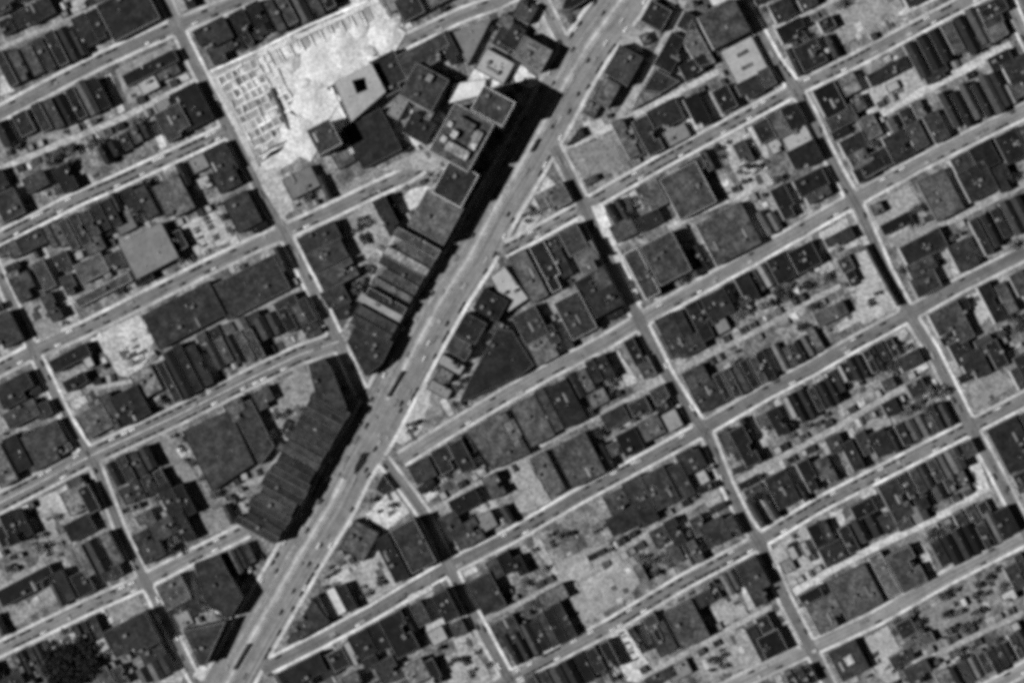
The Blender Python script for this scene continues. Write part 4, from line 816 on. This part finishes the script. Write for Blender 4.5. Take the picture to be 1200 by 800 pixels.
wall_line([(1012,288),(1030,322),(1051,359)], 8.5, .7, .05, 'tall dark wall added for its shadow along pale lot beside far right downhill street', 'shadow_wall')  # wall added to cast the black shadow strip on the street
wall_line([(318,104),(326,122),(334,142),(342,158)], 2.5, 2.5, .06, 'dark broken wall between foundation grid and excavation')
wall_line([(304,182),(322,172),(342,163)], 2.0, 1.4, .06, 'dark low wall along lower end of the foundation grid')
wall_line([(388,103),(398,125),(410,150)], 1.5, 2.0, .55, 'pale wall beside building with light well')
wall_line([(237,708),(270,724),(285,698)], 3, 1.3, .55, 'white angled wall below the dark five-sided roof')
def foundation_grid():
    o = np.array((249.0, 88.0)); r = empty('foundation_grid', (*W(o), 0)); c0 = W(o); rnd = random.Random(3)
    def seg(a, b, th, hh, t):
        A_, B_ = W(a), W(b); V, F = [], []; box(V, F, 0, math.dist(A_, B_), -th/2, th/2, 0, hh)
        obj('foundation_wall', new_mesh('foundation_wall', V, F, 'concrete'), r, (A_[0]-c0[0], A_[1]-c0[1], 0), math.atan2(B_[1]-A_[1], B_[0]-A_[0]), t)
    nu, nv_ = 9, 11; du, dv = 8.2, 10.4
    P = [[o + e*(4 + i*du) + nv*(6 + j*dv) + np.array((rnd.uniform(-.9,.9), rnd.uniform(-.9,.9))) for i in range(nu)] for j in range(nv_)]
    for j in range(nv_):
        for i in range(nu):
            if i < nu-1 and rnd.random() < .93: seg(P[j][i], P[j][i+1], rnd.uniform(1.2, 2.6), rnd.uniform(.6, 1.8) + .003*i, rnd.uniform(.35, .6))
            if j < nv_-1 and rnd.random() < .85: seg(P[j][i], P[j+1][i], rnd.uniform(1.0, 2.2), rnd.uniform(.5, 1.6) + .003*j, rnd.uniform(.32, .58))
            if i < nu-1 and j < nv_-1 and rnd.random() < .45:
                V, F = [], []; q_ = rnd.uniform(1.5, 2.6); box(V, F, -q_, q_, -q_*1.2, q_*1.2, 0, rnd.uniform(.3, .45)); m = (P[j][i] + P[j+1][i+1]) / 2; w_ = W(m)
                obj('floor_slab', new_mesh('floor_slab', V, F, 'concrete'), r, (w_[0]-c0[0], w_[1]-c0[1], 0), R(27.5), rnd.choice((.12, .2, .45)))
    tag(r, 'pale grid of low concrete foundation walls beside the bright excavation', 'foundation')
foundation_grid()
for i in range(10):
    f = i / 9; x, y = 320 + 108*f, 62 - 50*f; r = empty('foundation_bay', (*W((x+2, y+6)), 0), R(27)); tt = random.uniform(.2, .6)
    for (x0,x1,y0,y1,hh) in ((-3.6,-3.0,-6,6,2.2),(-3.6,4,5.4,6,2.2),(-3.6,4,-6,-5.4,1.2)):
        V, F = [], []; box(V, F, x0, x1, y0, y1, 0, hh); obj('foundation_wall', new_mesh('foundation_wall', V, F, 'concrete'), r, tone=.45)
    V, F = [], []; box(V, F, -2.9, 4, -5.3, 5.3, zz + .02, zz + .1); obj('floor_slab', new_mesh('floor_slab', V, F, 'concrete'), r, tone=tt)
    tag(r, f'open concrete foundation bay, {ordw(i+1)} from left under the long pale wall', 'foundation', 'foundation bays along the long pale wall')
# ------------------------------------------------------------------ labels: which street, which side, which one
def locate(p):
    P = np.array([p], float); best = None
    for kk, s in ST.items():
        dd = np.sqrt(((s['q'] - P) ** 2).sum(1)); i = int(dd.argmin()); v = dd[i] - s['k']/2
        if best is None or v < best[0]: best = (v, kk, i)
    v, kk, i = best; s = ST[kk]; vec = P[0] - s['q'][i]; t = s['q'][min(i+1, len(s['q'])-1)] - s['q'][max(i-1, 0)]
    ns = abs(t[1]) > abs(t[0])
    side = ('left of' if vec[0] < 0 else 'right of') if ns else ('above' if vec[1] < 0 else 'below')
    return side + ' ' + s['n'], (p[1] if ns else p[0]), ns
def number(items, cat_of, grp):
    buckets = {}
    for it in items:
        wh, key, ns = locate(it[1]); buckets.setdefault((it[2], wh, ns), []).append((key, it))
    for (desc, wh, ns), L in buckets.items():
        L.sort(key=lambda a: a[0])
        for i, (key, it) in enumerate(L):
            pos = f'{ordw(i+1)} from {"the top" if ns else "left"}'
            if len(L) == 1: pos = 'the only one'
            tag(it[0], f'{desc}, {pos}, {wh}', cat_of(it), grp(it))
sp = [b for b in BUILD if b[3]]
for b in sp: tag(b[0], b[3], b[4])
number([b for b in BUILD if not b[3]], lambda b: b[4], lambda b: {'house': 'houses filling the blocks', 'garage': 'garages along the alleys', 'shed': 'sheds in the yards'}.get(b[4], 'flat-roofed buildings of the blocks'))
number([(r, p, 'big dark tree' if dd > 6 else 'mid-sized dark tree' if dd > 4.5 else 'small dark tree') for r, p, dd in TREE], lambda a: 'tree', lambda a: 'trees in yards and lots')
# past 300 cars: the remaining dark kerbside ones are one object
def join_rest(limit=310):
    global CARS
    dark = [c for c in CARS if c[3] < .05 and 'kerb' in c[1]]; random.Random(4).shuffle(dark); rest = dark[:max(0, len(CARS) - limit)]
    if not rest: return
    V, F, mi = [], [], []
    for o, wh, key, t in rest:
        me = o.data; n = len(V); a = o.rotation_euler.z; ca, sa = math.cos(a), math.sin(a); x0, y0, z0 = o.location
        V += [(x0 + v.co.x*ca - v.co.y*sa, y0 + v.co.x*sa + v.co.y*ca, z0 + v.co.z) for v in me.vertices]
        F += [tuple(n + i for i in p.vertices) for p in me.polygons]; mi += [p.material_index for p in me.polygons]
    ids = {c[0].name for c in rest}; CARS = [c for c in CARS if c[0].name not in ids]
    for c in rest: bpy.data.objects.remove(c[0])
    tag(obj('parked_cars', new_mesh('parked_cars', V, F, ['car_paint', 'glass_dark', 'tyre'], mi), tone=.018), 'further small dark cars parked along the kerbs', kind='stuff')
join_rest()
bk = {}
for o, wh, key, t in CARS: bk.setdefault((wh, 'dark' if t < .08 else 'grey' if t < .3 else 'pale'), []).append((key, o))
for (wh, tw), L in bk.items():
    L.sort(key=lambda a: a[0])
    for i, (key, o) in enumerate(L):
        top = 'top' if ('downhill' in wh or 'avenue' in wh or 'long street' in wh) and 'row' not in wh else 'left'
        tag(o, f'{tw} car {wh}, {ordw(i+1)} from {"the top" if top == "top" else "left"}', 'car', 'cars parked and driving')
seen = {}
for o, p in LOTS:
    wh, key, ns = locate(p); seen.setdefault((o['label'], wh), []).append((key, o))
for (lb, wh), L in seen.items():
    L.sort(key=lambda a: a[0])
    for i, (key, o) in enumerate(L):
        if lb == 'open paved lot': o['label'] = f'{"pale" if o.color[0] > .25 else "grey"} open lot, {ordw(i+1)} of those {wh}'
print('COUNTS buildings', len(BUILD), 'garage/shed', len(BUILD)-NB, 'trees', len(TREE), 'cars', len(CARS))
